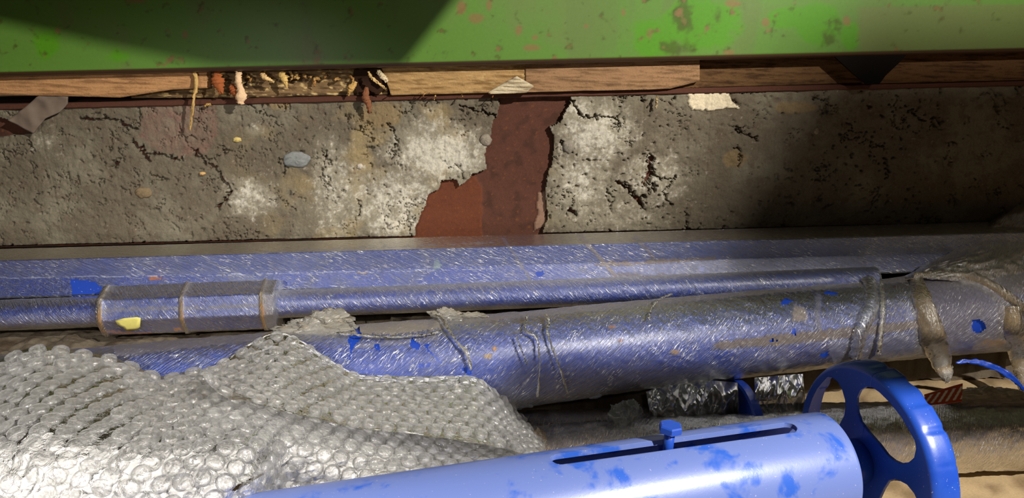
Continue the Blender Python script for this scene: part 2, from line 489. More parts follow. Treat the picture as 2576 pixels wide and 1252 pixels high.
# colours
n1 = fbm(X * 11, Z * 11, 5, 61); n2 = fbm(X * 60, Z * 60, 4, 63); n3 = fbm(X * 170, Z * 170, 3, 65)
c = np.broadcast_to(lin(104, 95, 80), X.shape + (3,))
c = mixc(c, lin(122, 115, 98), sst(-.15, .35, n1)); c = mixc(c, lin(98, 84, 70), sst(.05, .4, n2) * .6)
c = mixc(c, lin(150, 132, 96), sst(.0, .4, fbm(X * 16, Z * 16, 3, 67)) * sst(500, 900, PX) * sst(1500, 1200, PX) * .8)
ef = np.zeros_like(X)
for cx, cy, rx, ry, a in [(630, 495, 70, 50, .8), (840, 470, 60, 120, .7), (1110, 390, 130, 70, 1.15), (1000, 500, 160, 90, .8), (1000, 560, 90, 40, 1.), (1080, 330, 60, 40, .7),
                          (1090, 280, 40, 30, .4), (1500, 340, 100, 80, .95), (1460, 450, 80, 90, .75), (1640, 450, 100, 80, .65), (1450, 280, 60, 40, .8), (840, 590, 60, 50, .5), (810, 400, 30, 20, .7), (640, 330, 25, 20, .5), (1560, 540, 160, 50, .4), (110, 350, 50, 40, .4)]:
    ef = np.maximum(ef, blob(PX, PY, cx, cy, rx, ry) * a)
n4 = fbm(X * 420, Z * 420, 2, 69); efm = sst(.25, .95, ef + n2 * .6 + n3 * .55 + n4 * .3 - .08)
c = mixc(c, lin(206, 200, 184), efm * .85); c = mixc(c, lin(168, 160, 140), sst(.15, .6, ef + n2 * .3) * (1 - efm) * .5)
H += efm * np.abs(n3) * .0012
red = inpoly(PX + n2 * 14, PY + n3 * 10, [(356, 262), (545, 262), (548, 340), (520, 385), (455, 395), (380, 372), (352, 340)])
c = mixc(c, lin(124, 96, 84), np.clip(red * (.55 + .6 * n2), 0, 1))
pal = inpoly(PX + n3 * 5, PY + n3 * 5, [(1733, 236), (1830, 234), (1845, 258), (1862, 272), (1835, 270), (1800, 276), (1742, 276), (1730, 258)])
c = mixc(c, lin(222, 208, 178), pal * .95); H += pal * .003
for cx, cy, rx, ry in [(1850, 400, 34, 26), (700, 250, 40, 30), (960, 290, 60, 40), (2000, 270, 60, 16)]:
    c = mixc(c, lin(140, 118, 82), sst(.35, .6, blob(PX, PY, cx, cy, rx, ry) + n2 * .3) * .6)
H += ((X * 1000) % 97 < 1.6) * -.0007          # faint shutter board lines
# cut: exposed web and the broken hole at the left
WEB = [(1256, 236), (1255, 262), (1252, 290), (1240, 305), (1236, 330), (1230, 360), (1218, 385), (1220, 405), (1224, 424), (1208, 432), (1190, 437), (1172, 458), (1156, 468), (1148, 450), (1130, 449), (1112, 455),
       (1100, 478), (1090, 480), (1078, 490), (1068, 520), (1055, 540), (1050, 560), (1044, 575), (1048, 640), (1362, 640), (1365, 580), (1379, 545), (1375, 520), (1372, 480), (1380, 430), (1388, 415), (1393, 370), (1392, 340), (1384, 322),
       (1400, 310), (1411, 300), (1420, 285), (1433, 262), (1437, 236)]
HOLE = [(-90, 270), (10, 296), (62, 320), (82, 336), (0, 344), (-90, 350)]
Vw = np.stack([X, -H, Z], -1).reshape(-1, 3); Fw = gfaces(len(xs), len(zs)); cw = c.reshape(-1, 3)
fpx = (PX + n3 * 4 + n2 * 3).reshape(-1)[Fw].mean(1); fpy = (PY + n2 * 4 + n3 * 3).reshape(-1)[Fw].mean(1)
cut = inpoly(fpx, fpy, WEB) | inpoly(fpx, fpy, HOLE)
left = fpx < 1300
for nm, msk in (('concrete_infill', left), ('concrete_infill', ~left)):
    V, Fc, cc = used(Vw, Fw[~cut & msk], cw)
    back = np.zeros_like(V); back[:, 1] = .026 - V[:, 1]
    V, Fc, fl = thicken(V, Fc, back)
    mk(nm, V, Fc, M['concrete'], wall, True, np.concatenate([cc, cc]), None, fl)
# web
xs2 = np.arange(-.86, .86, .002); zs2 = np.arange(ZB - .01, ZT + .006, .002); X2, Z2 = np.meshgrid(xs2, zs2, indexing='ij')
QX, QY, _ = proj(np.stack([X2, np.full_like(X2, .01), Z2], -1))
k1, k2 = fbm(X2 * 50, Z2 * 50, 4, 71), fbm(X2 * 160, Z2 * 160, 3, 73)
H2 = k1 * .0006 + k2 * .0005
flk = inpoly(QX + k1 * 6, QY, [(1000, 468), (1180, 420), (1212, 470), (1215, 640), (1000, 640)])
c2 = mixc(np.broadcast_to(lin(84, 52, 40), X2.shape + (3,)), lin(70, 44, 34), sst(0, .4, k1)); c2 = mixc(c2, lin(104, 56, 34), flk * (.7 + .3 * k2))
c2 = mixc(c2, lin(130, 80, 40), sst(.35, .5, k2) * .4)
H2 += flk * .0025
edge = inpoly(QX + k2 * 8, QY + k1 * 5, [(1352, 485), (1374, 480), (1372, 570), (1340, 580), (1352, 540)])
c2 = mixc(c2, lin(150, 120, 100), edge * .7); H2 += edge * .003
V, Fc, fl = thicken(np.stack([X2, .010 - H2, Z2], -1).reshape(-1, 3), gfaces(len(xs2), len(zs2)), np.array([0, .01, 0]))
o = mk('web', V, Fc, M['rust'], wall, True, np.concatenate([c2.reshape(-1, 3)] * 2), None, fl); o['label'] = 'rust brown steel web bared where the concrete broke away'


def flange(z0, z1, y0, y1):
    xs = np.arange(-.9, .9, .006); P = []
    prof = [(y1, z1), (y0 + .002, z1), (y0, z1 - .0015), (y0, z0 + .0015), (y0 + .002, z0), (y1, z0)]
    for i, x in enumerate(xs):
        a = fbm(np.array(x * 30.), np.array(1.3), 3, 5) * .001
        for y, z in prof: P.append((x, y + a, z + a * .5))
    n = len(prof); Fs = [(i * n + j, (i + 1) * n + j, (i + 1) * n + (j + 1) % n, i * n + (j + 1) % n) for i in range(len(xs) - 1) for j in range(n)]
    cc = np.broadcast_to(lin(82, 50, 38), (len(P), 3))
    return mk('flange', P, Fs, M['rust'], wall, False, cc)


flange(ZT - .0005, ZT + .0075, -.004, .11)
flange(ZB - .009, ZB - .0008, .014, .11)
# lower concrete mass below the beam
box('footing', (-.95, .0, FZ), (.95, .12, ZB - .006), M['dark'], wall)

# pebbles in the concrete
def pebble(px, py, rx, ry, col, lab):
    p = Yp(px, py, .0); n, m = 18, 12
    th, ph = np.meshgrid(np.linspace(0, 2 * math.pi, n), np.linspace(0, math.pi, m), indexing='ij')
    s = p[1] * 0 + 1.1 / F
    r = 1 + fbm(np.cos(th) * 2 + px, np.sin(th) * 2 + ph, 2, 5) * .25
    V = np.stack([p[0] + rx * s * r * np.cos(th) * np.sin(ph), p[1] - .0045 * np.cos(ph) * r, p[2] + ry * s * r * np.sin(th) * np.sin(ph)], -1)
    cc = mixc(np.broadcast_to(np.array(col), V.shape), np.array(col) * .55, sst(0, .5, fbm(th * 3, ph * 3, 3, 8)))
    o = mk('pebble', V, gfaces(n, m), M['stone'], wall, True, cc); o['label'] = lab


pebble(747, 401, 35, 22, lin(130, 132, 130), 'blue-grey pebble set in the concrete')
pebble(597, 351, 11, 7, lin(205, 182, 115), 'small yellow pebble in the concrete')
pebble(361, 484, 22, 15, lin(128, 110, 84), 'tan pebble in the concrete')
pebble(510, 436, 8, 5, lin(205, 165, 110), 'pale crumb in the concrete crack')
pebble(1430, 368, 15, 18, lin(135, 128, 115), 'grey pebble beside the bared steel')
pebble(1222, 352, 15, 16, lin(140, 130, 115), 'grey pebble beside the bared steel')
pebble(2053, 329, 7, 9, lin(150, 135, 110), 'small pale pebble in the dark concrete')
pebble(906, 418, 9, 8, lin(190, 180, 165), 'small white pebble in the concrete')

# ledge under the rail
LZ = .098
nx, ny = 600, 90
X, Y = np.meshgrid(np.linspace(-.95, .95, nx), np.linspace(1., 0., ny), indexing='ij')
Y = -.001 + Y * (np.maximum(-.165, np.minimum(-.2425 + .2347 * X + .068, -.03)) + .001)
hz = LZ + fbm(X * 18, Y * 18, 4, 81) * .010 + fbm(X * 80, Y * 80, 4, 83) * .004
hz -= np.abs(worley(X * 22, Y * 22, 9)[0] - .5) * .006
LX, LY, _ = proj(np.stack([X, Y, hz], -1))
for pl in ([(860, 782), (980, 782), (985, 812), (930, 826), (860, 826)], [(1212, 768), (1335, 764), (1340, 790), (1212, 795)]):
    hz -= inpoly(LX + fbm(X * 90, Y * 90, 2, 3) * 8, LY, pl) * .08
c = mixc(np.broadcast_to(lin(104, 94, 80), X.shape + (3,)), lin(74, 62, 50), sst(-.1, .4, fbm(X * 30, Y * 30, 4, 85)))
V, Fc, fl = thicken(np.stack([X, Y, hz], -1).reshape(-1, 3), gfaces(nx, ny), np.array([0, 0, -.145]))
o = mk('trim_1', V, Fc, M['concrete'], None, True, np.concatenate([c.reshape(-1, 3)] * 2), None, fl); o['kind'] = 'structure'

# unseen plates added above the view, cut to shade beam and right side
def plate(name, pts, th):
    P = np.array(pts, float); n = len(P); V = np.concatenate([P, P + np.array([0, th, 0])])
    Fs = [tuple(range(n)), tuple(range(2 * n - 1, n - 1, -1))] + [(i, i + n, (i + 1) % n + n, (i + 1) % n) for i in range(n)]
    o = mk(name, V, Fs, M['dark'], None, False); o['kind'] = 'structure'; return o


def toward(P, y): P = np.asarray(P, float); return LAMP + (P - LAMP) * ((y - LAMP[1]) / (P[1] - LAMP[1]))


sh = [toward(Yp(a, b, -.03), -.55) for a, b in ((-60, 45), (250, 112), (540, 168), (1006, 168), (1140, 0))]
plate('shade_plate_1', [sh[0] + np.array([-.5, 0, .02])] + sh + [sh[4] + (sh[4] - sh[3]) * 2.2, sh[0] + np.array([-.5, 0, .25])], .006)
plate('shade_plate_2', [toward(p, -1.15) for p in ((.24, -.15, .15), (1.9, -.15, .15), (1.9, -.02, .475), (.40, -.02, .46))], .01)
plate('shade_plate_3', [(.575, -.9, .722), (1.15, -.9, .722), (1.15, -.9, .757), (.555, -.9, .757)], .02)

# ================================================================== GREEN BEAM
BY = -.030
zb = [Yp(x, y, BY)[2] for x, y in ((0, 180), (1020, 160), (2576, 124))]; BZ = sum(zb) / 3 - .006
gb = empty('green_beam', (0, .04, BZ))
R0 = .008; BH, BD = .16, .14
prof = []
for i in range(7):            # front lower rounding
    a = -math.pi / 2 + i / 6 * math.pi / 2
    prof.append((BY + R0 - R0 * math.cos(a), BZ + R0 + R0 * math.sin(a)))
fz = np.linspace(BZ + R0, BZ + BH - R0, 100)[1:]
prof += [(BY, z) for z in fz]
prof += [(BY + R0, BZ + BH), (BY + BD - R0, BZ + BH), (BY + BD, BZ + BH - R0), (BY + BD, BZ + R0), (BY + BD - R0, BZ), (BY + R0, BZ)]
prof = np.array(prof); xs = np.linspace(-1.05, 1.05, 1100)
V = np.zeros((len(xs), len(prof), 3)); V[..., 0] = xs[:, None]; V[..., 1] = prof[None, :, 0]; V[..., 2] = prof[None, :, 1]
PX, PY, _ = proj(V); x_, z_ = V[..., 0], V[..., 2] + V[..., 1]
n1, n2, n3 = fbm(x_ * 9, z_ * 9, 4, 91), fbm(x_ * 40, z_ * 40, 4, 93), fbm(x_ * 14, z_ * 3, 3, 95)
c = np.broadcast_to(lin(88, 126, 50), V.shape)
c = mixc(c, lin(98, 118, 62), sst(.0, .45, n1 + n3 * .5) * .8)
c = mixc(c, lin(92, 114, 58), sst(.1, .3, n3) * .6)
for cx, cy, rx, ry, a in [(1760, 60, 110, 70, 1.), (1650, 110, 80, 50, .7), (2060, 60, 60, 60, 1.), (2140, 90, 26, 34, 1.2), (1985, 45, 60, 30, .9), (1630, 70, 60, 40, .6), (300, 140, 60, 30, .5), (120, 110, 50, 60, .6)]:
    c = mixc(c, lin(78, 134, 26), sst(.3, .55, blob(PX, PY, cx, cy, rx, ry) * a + n2 * .25))
c = mixc(c, lin(100, 112, 62), sst(2150, 2170, PX + n2 * 10) * sst(14, 22, PY + (PX - 2160) * .02 + n2 * 4) * .85)
for cx, cy, rx, ry, a in [(1720, 50, 30, 45, 1.), (1700, 120, 50, 25, .8), (2085, 100, 20, 30, .8), (1800, 40, 20, 30, .6), (2110, 60, 16, 30, .6)]:
    c = mixc(c, lin(66, 76, 26), sst(.2, .8, blob(PX, PY, cx, cy, rx, ry) * a + n2 * .7 + fbm(x_ * 120, z_ * 120, 3, 97) * .4) * .75)
sp = sst(.40, .52, n2 + fbm(x_ * 6, z_ * 6, 2, 99) * .25)
c = mixc(c, lin(118, 104, 60), sp * .6)
for cx, cy, rx, ry in [(1160, 18, 12, 18), (1230, 14, 8, 14), (1305, 80, 10, 16), (1345, 95, 10, 8), (1475, 66, 8, 6), (1568, 32, 8, 12), (1925, 55, 12, 12), (1840, 8, 20, 10), (2130, 52, 12, 14), (1200, 45, 24, 14), (465, 86, 8, 12), (145, 76, 8, 8), (345, 2, 20, 8), (1338, 120, 26, 10), (1835, 132, 14, 6)]:
    c = mixc(c, lin(128, 96, 62), sst(.25, .8, blob(PX, PY, cx, cy, rx, ry) + n2 * .6) * .7)
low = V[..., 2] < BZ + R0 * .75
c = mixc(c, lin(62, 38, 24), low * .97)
nP = len(prof); ii, jj = np.meshgrid(np.arange(len(xs) - 1), np.arange(nP), indexing='ij'); j2 = (jj + 1) % nP
Fc = np.stack([ii * nP + jj, (ii + 1) * nP + jj, (ii + 1) * nP + j2, ii * nP + j2], -1).reshape(-1, 4)
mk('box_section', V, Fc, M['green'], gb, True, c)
g = [Yp(x, y, BY + .004) for x, y in ((2094, 140), (2284, 138), (2262, 158), (2228, 190), (2212, 212), (2180, 212), (2150, 188))]  # flat near-black tapered shape under the beam
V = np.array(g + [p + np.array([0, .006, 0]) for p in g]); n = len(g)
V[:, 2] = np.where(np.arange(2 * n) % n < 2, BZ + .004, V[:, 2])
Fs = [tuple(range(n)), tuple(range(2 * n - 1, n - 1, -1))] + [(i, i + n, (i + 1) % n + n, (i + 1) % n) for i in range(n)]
o = mk('dark_wedge', V, Fs, M['dark'], gb, False); o['label'] = 'black tapered flat shape below the beam'
tag(gb, 'long green painted steel beam with rust spots across the top', 'beam')

# ================================================================== TIMBER PACKERS
def timber(label, top, bot, y, col, dark, depth=.10, nu=None, seed=0, amp=.0012, shred=0.):
    L = abs(top[-1][0] - top[0][0]); nu = nu or max(24, int(L / 3)); nv = 34
    A, B = lerp_line(top, nu), lerp_line(bot, nu)
    v = np.linspace(0, 1, nv)[None, :, None]; Q = A[:, None] * (1 - v) + B[:, None] * v
    P = np.array([[Yp(q[0], q[1], y) for q in row] for row in Q])
    P[..., 2] = np.minimum(P[..., 2], BZ - .0004); P[..., 2] = np.maximum(P[..., 2], ZT + .0080)
    x, z = P[..., 0], P[..., 2]
    sl = z + x * .05
    g1 = fbm(x * 18, sl * 260, 4, seed); g2 = fbm(x * 60, sl * 700, 3, seed + 3); g3 = fbm(x * 25, z * 40, 3, seed + 6)
    h = g1 * amp + g2 * amp * .5 + shred * np.abs(g3) * .004
    edge = np.minimum(np.linspace(0, 1, nv), 1 - np.linspace(0, 1, nv))[None] * nv
    h -= sst(3, 0, edge) * .002
    P[..., 1] -= h
    c = mixc(np.broadcast_to(np.array(col), P.shape), np.array(dark), sst(-.1, .45, g1 + g3 * .35))
    c = mixc(c, np.array(dark) * .6, sst(.25, .5, g2) * .5)
    if shred: c = mixc(c, lin(225, 195, 135), sst(.15, .4, fbm(x * 70, z * 220, 3, seed + 9)) * shred)
    back = np.zeros(P.shape); back[..., 1] = y + depth - P[..., 1]
    V, Fc, fl = thicken(P.reshape(-1, 3), gfaces(nu, nv), back.reshape(-1, 3))
    o = mk('timber_packer', V, Fc, M['wood'], None, True, np.concatenate([c.reshape(-1, 3)] * 2), None, fl)
    return tag(o, label, 'timber', 'timber packers between beam and wall')


timber('pale orange timber plank at far left under the green beam', [(-80, 176), (520, 168)], [(-80, 241), (60, 240), (240, 244), (300, 246), (350, 238), (430, 226), (520, 222)], -.014, lin(184, 138, 94), lin(140, 102, 68), depth=.015, seed=101)
shredded = timber('grey splintered timber with shredded yellow edge behind the hanging fibres', [(330, 168), (975, 160)], [(330, 247), (975, 244)], .004, lin(130, 104, 72), lin(70, 54, 40), seed=111, shred=.8, amp=.002)
fuzzy = timber('fuzzy rough sawn tan block between splinters and white chip', [(956, 160), (1330, 150)], [(985, 243), (1100, 242), (1225, 237), (1320, 238)], -.010, lin(172, 138, 92), lin(124, 94, 58), seed=121, amp=.0016, shred=.25)
timber('smooth tan timber plank right of the white chip', [(1322, 150), (1760, 140)], [(1322, 239), (1430, 239), (1470, 233), (1500, 238), (1560, 240), (1640, 236), (1700, 220), (1760, 205)], -.012, lin(150, 116, 84), lin(110, 84, 60), depth=.009, seed=131)
timber('brown grained timber plank left of the black tapered shape', [(1680, 140), (2180, 130)], [(1680, 236), (1900, 222), (2180, 214)], .0, lin(98, 72, 46), lin(58, 40, 26), seed=141)
timber('dark brown timber plank at far right under the green beam', [(2170, 130), (2680, 116)], [(2170, 215), (2400, 212), (2680, 203)], -.006, lin(96, 68, 42), lin(52, 36, 24), seed=151)

# white end grain chip
o = timber('whitish end grain wood chip wedged between tan blocks', [(1228, 232), (1262, 212), (1300, 192), (1342, 216)], [(1230, 236), (1245, 243), (1290, 241), (1326, 233), (1342, 218)], -.020, lin(196, 182, 152), lin(140, 120, 92), depth=.007, seed=161, amp=.003, nu=50)
o.name = 'wood_chip'; o['category'] = 'wood chip'; del o['group']


def splinter(name, pts, w, y, col, label, cat='splinter'):
    P = catmull([Yp(a, b, y + k) for a, b, k in pts], 24); W = np.interp(np.linspace(0, 1, 24), np.linspace(0, 1, len(w)), w) * 1.07 / F
    W = W * (1 + rng.normal(0, .12, 24))
    o = ribbon(name, P, W, (0, -1, .15), M['wood'], None, .0012, 6, col, .5)
    return tag(o, label, cat)


splinter('wood_splinter', [(488, 182, 0), (494, 205, -.002), (488, 240, -.003), (484, 280, -.003), (478, 328, .0)], [6, 5, 3.5, 3, 1.5], -.020, lin(196, 160, 100), 'long thin yellow wood fibre hanging over the wall at left')
splinter('wood_splinter', [(600, 180, 0), (600, 205, -.003), (606, 235, -.004), (604, 262, -.004)], [7, 9, 8, 15, 7], -.022, lin(226, 190, 150), 'pale shredded wood strip hanging below the green beam')
splinter('bark_flake', [(545, 182, 0), (548, 205, -.002), (556, 236, -.002)], [8, 17, 3], -.018, lin(160, 92, 52), 'reddish brown bark flake left of the pale shredded strip', 'bark flake')
splinter('bark_flake', [(580, 214, 0), (588, 228, -.002), (600, 246, .0)], [5, 12, 4], -.018, lin(150, 84, 48), 'small reddish bark flake partly behind the pale shredded strip', 'bark flake')
splinter('bark_flake', [(922, 220, 0), (920, 245, -.002), (926, 262, -.003), (931, 286, -.001)], [5, 10, 8, 1], -.016, lin(130, 84, 58), 'brown pointed bark flake hanging over the flange', 'bark flake')
splinter('wood_splinter', [(926, 180, 0), (940, 200, -.003), (972, 224, -.002)], [3, 4, 2], -.022, lin(205, 172, 116), 'short pale splinter crossing the dark broken end')
splinter('wood_splinter', [(950, 178, 0), (962, 192, -.003), (974, 206, -.002)], [5, 7, 4], -.018, lin(215, 196, 160), 'short white stub of splintered wood beside the tan block')
splinter('wood_splinter', [(876, 240, 0), (884, 220, -.003), (896, 206, -.002)], [2, 8, 4], -.014, lin(200, 160, 96), 'small pointed yellow splinter left of the dark broken end')
splinter('wood_splinter', [(705, 182, 0), (716, 200, -.003), (722, 220, -.002)], [8, 8, 1], -.016, lin(215, 180, 110), 'yellow pointed splinter hanging from the shredded timber')
splinter('wood_splinter', [(660, 184, 0), (668, 196, -.003), (690, 206, -.002)], [7, 6, 2], -.016, lin(222, 186, 130), 'pale curled splinter beside the shredded strip')
splinter('wood_splinter', [(1654, 240, 0), (1652, 256, -.001), (1650, 272, 0)], [2, 3, 2], -.010, lin(170, 150, 115), 'tiny pale straw stuck on the wall right of the bared steel')
splinter('wood_splinter', [(515, 267, 0), (522, 263, -.001), (530, 262, 0)], [1.5, 2.5, 1], -.008, lin(215, 175, 105), 'tiny yellow straw lying at the flange edge')
r2 = np.random.default_rng(33)
for k in range(34):
    x = r2.uniform(600, 890) if k < 26 else r2.uniform(985, 1300); y = r2.uniform(178, 200) if k < 26 else r2.uniform(225, 238); an = r2.uniform(-1.1, 1.1) if r2.random() < .7 else r2.uniform(-1.6, -1.2); ln = r2.uniform(8, 22) * (1 if k < 26 else .6)
    pts = [Yp(x, y, -.001), Yp(x + ln * .5 * math.sin(an) + r2.normal(0, 2), y + ln * .5 * math.cos(an), -.008 - r2.uniform(0, .004)), Yp(x + ln * math.sin(an), y + ln * math.cos(an), -.004)]
    if k >= 26: pts = [p - np.array([0, .012, 0]) for p in pts]
    P = catmull(pts, 8); W = np.interp(np.linspace(0, 1, 8), [0, .4, 1], [3.2, 3.6, .6] if k < 26 else [1.2, 1., .4]) * r2.uniform(.5, 1.5) * 1.07 / F
    ribbon('splinter', P, W, (0, -1, .2), M['wood'], shredded if k < 26 else fuzzy, .0008, 4, mixc(lin(214, 178, 112), lin(150, 96, 52), r2.random()), .4)
# dark rotten end
P = np.array([Yp(a, b, -.003) for a, b in ((890, 176), (960, 176), (975, 215), (955, 236), (905, 240), (885, 214))]); V = np.concatenate([P, P + np.array([0, .006, 0])]); n = len(P)
V[:, 2] = np.clip(V[:, 2], ZT + .0082, BZ - .0005)
o = mk('rotten_wood', V, [tuple(range(n)), tuple(range(2 * n - 1, n - 1, -1))] + [(i, i + n, (i + 1) % n + n, (i + 1) % n) for i in range(n)], M['wood'], None, False, np.broadcast_to(lin(52, 34, 24), (2 * n, 3)))
tag(o, 'dark rotten broken wood end beside the tan block', 'rotten wood')

# torn grey scrap at the left
pg = [(20, 302), (60, 272), (92, 244), (110, 232), (172, 236), (168, 262), (150, 280), (112, 298), (96, 322), (82, 334), (60, 318)]
nu = 40; A = lerp_line([(20, 302), (60, 272), (92, 244), (110, 234)], nu); B = lerp_line([(84, 336), (98, 318), (114, 298), (150, 282), (168, 262), (172, 238)], nu)
v = np.linspace(0, 1, 16)[None, :, None]; Q = A[:, None] * (1 - v) + B[:, None] * v
P = np.array([[Yp(q[0], q[1], -.010) for q in row] for row in Q]); P[..., 1] += fbm(P[..., 0] * 40, P[..., 2] * 40, 2, 5) * .004
V, Fc, fl = thicken(P.reshape(-1, 3), gfaces(nu, 16), np.array([0, .0018, 0]))
tag(mk('torn_scrap', V, Fc, M['plain'], None, True, np.broadcast_to(lin(112, 98, 86), (len(V), 3)), None, fl), 'torn flat grey brown scrap hanging on the wall at far left', 'scrap')

# ================================================================== WRAPPED RAIL
RZ = Yp(1250, 590, -.012)[2]
ra = empty('wrapped_rail', (0, -.05, RZ - .07))
yF = lambda x: -.076 + .013 * x                # front edge of the top face
zz = [Yp(x, y, -.08)[2] for x, y in ((860, 684), (1720, 658))]; z3 = sum(zz) / 2
z4 = Yp(1250, 710, -.084)[2]
rail_prof = [(.004, RZ), (.058, RZ), (.055, z3), (.068, z4), (.004, z4)]
def rail_mesh(off, nx, x0, x1, sub, amp):
    pr = []
    base = [np.array([-p[0] - (off if 0 < i < 4 else 0), p[1] + (off if i < 2 else (-off if i > 2 else 0))]) for i, p in enumerate(rail_prof)]
    for a, b in zip(base, base[1:] + base[:1]):
        for k in range(sub): pr.append(a + (b - a) * k / sub)
    pr = np.array(pr); xs = np.linspace(x0, x1, nx)
    V = np.zeros((nx, len(pr) + 1, 3)); pr = np.vstack([pr, pr[:1]])
    V[..., 0] = xs[:, None]; V[..., 1] = pr[None, :, 0] + (yF(xs) + .058)[:, None]; V[..., 2] = pr[None, :, 1]
    arc = np.r_[0, np.cumsum(np.linalg.norm(np.diff(pr, axis=0), axis=1))]
    U = np.stack([np.broadcast_to(xs[:, None], V.shape[:2]), np.broadcast_to(arc[None], V.shape[:2]), np.zeros(V.shape[:2])], -1)
    if amp:
        cz = (RZ + z4) / 2; cyy = (yF(xs) + .03)[:, None]
        nr = np.stack([np.zeros(V.shape[:2]), V[..., 1] - cyy, V[..., 2] - cz], -1); nr /= np.linalg.norm(nr, axis=-1, keepdims=True)
        q = U[..., 0] + U[..., 1] * .9
        V = V + nr * (np.abs(fbm(q * 25, U[..., 1] * 60, 3, 7)) * amp + fbm(U[..., 0] * 8, U[..., 1] * 20, 2, 4) * amp * .4)[..., None]
    return V, U, gfaces(nx, len(pr))
V, U, Fc = rail_mesh(0, 60, -.90, .78, 1, 0)
# end caps
n = V.shape[1]; caps = [tuple(range(n - 1)), tuple((59 * n + k) for k in range(n - 1))[::-1]]
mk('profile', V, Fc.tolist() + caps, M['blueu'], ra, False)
V, U, Fc = rail_mesh(.0018, 900, -.905, .785, 14, .0009)
PX, PY, _ = proj(V); jit = fbm(U[..., 0] * 120, U[..., 1] * 120, 2, 3) * 5
fx, fy = (PX + jit).reshape(-1)[Fc].mean(1), (PY + jit).reshape(-1)[Fc].mean(1)
cut = np.zeros(len(Fc), bool)
for pl in ([(178, 702), (236, 706), (250, 718), (290, 740), (180, 742)], [(1348, 684), (1366, 680), (1372, 690), (1352, 696)], [(1758, 672), (1774, 672), (1772, 682), (1758, 680)], [(1060, 765), (1070, 765), (1070, 770)]):
    cut |= inpoly(fx, fy, pl)
V2, F2, U2 = used(V.reshape(-1, 3), Fc[~cut], U.reshape(-1, 3))
cc, cv = paint(V2, [('e', (392, 700, 26, 6), (150, 86, 44), .9), ('l', ([(1500, 664), (1600, 662), (1740, 652), (1800, 650)], 6), (140, 118, 84), .7), ('l', ([(900, 684), (920, 686)], 5), (150, 124, 84), .7),
                    ('l', ([(1548, 690), (1640, 696), (1740, 690)], 6), (130, 110, 80), .6), ('l', ([(1600, 600), (1640, 640), (1650, 660)], 6), (130, 112, 84), .6), ('l', ([(1268, 602), (1334, 702)], 5), (150, 140, 120), .55), ('l', ([(1462, 596), (1548, 692)], 7), (150, 134, 108), .65),
                    ('e', (1100, 668, 14, 20), (140, 160, 165), .7), ('p', [(560, 690), (640, 690), (650, 722), (600, 722)], (150, 150, 150), .45), ('l', ([(640, 636), (1240, 610)], 2), (180, 172, 155), .6), ('l', ([(0, 700), (640, 690), (900, 684), (1240, 676)], 1.6), (215, 220, 235), .6), ('l', ([(960, 738), (1000, 736)], 5), (150, 135, 80), .5)])  # pale bluish line paints the highlight along the rail's lower front edge
mk('stretch_film', V2, F2, M['filmr'], ra, True, cc, U2, None, cv)['label'] = 'dusty scratched clear film over the rail'


def rail_pt(px, py, off=.004):
    """point on the rail's visible faces"""
    p = Zp(px, py, RZ + off)
    if p[1] > yF(p[0]): return p
    y = yF(p[0]) - .003 - off
    return Yp(px, py, y)


def stain(name, pts, fn, mat, parent, col, label=None, th=.0008, n=16):
    """thin patch lying on a surface, outline in photograph points"""
    pts = np.array(pts, float); cen = pts.mean(0); V = []; Fs = []; k = len(pts)
    for s in (1., .66, .33): V += [fn(*(cen + (q - cen) * s)) for q in pts]
    V.append(fn(*cen))
    for r in range(2): Fs += [(r * k + i, r * k + (i + 1) % k, (r + 1) * k + (i + 1) % k, (r + 1) * k + i) for i in range(k)]
    Fs += [(2 * k + i, 2 * k + (i + 1) % k, 3 * k) for i in range(k)]
    V = np.array(V); toc = CAM - V; toc /= np.linalg.norm(toc, axis=1, keepdims=True)
    V = V + toc * th
    o = mk(name, V, Fs, mat, parent, True, np.broadcast_to(col, (len(V), 3)))
    sm = o.modifiers.new('solid', 'SOLIDIFY'); sm.thickness = th; sm.offset = 0
    if label: o['label'] = label
    return o


def ell(cx, cy, rx, ry, n=12, j=.25, sd=0):
    r = np.random.default_rng(sd + int(cx)); a = np.linspace(0, 2 * math.pi, n, endpoint=False)
    q = 1 + r.uniform(-j, j, n); return np.stack([cx + rx * q * np.cos(a), cy + ry * q * np.sin(a)], 1)


tag(ra, 'long blue angular rail in dusty clear film against the concrete', 'rail')

# ================================================================== THIN WRAPPED TUBE WITH SLEEVE
def tube_y(x): return yF(x) - .009 - .0235
a_ = Yp(120, 788, tube_y(-.64)); b_ = Yp(1500, 733, tube_y(.1)); d_ = (b_ - a_) / (b_[0] - a_[0])
TA = Axis(a_ - d_ * a_[0], d_)
tt = empty('wrapped_tube', TA.at(0) - np.array([0, 0, .02]))


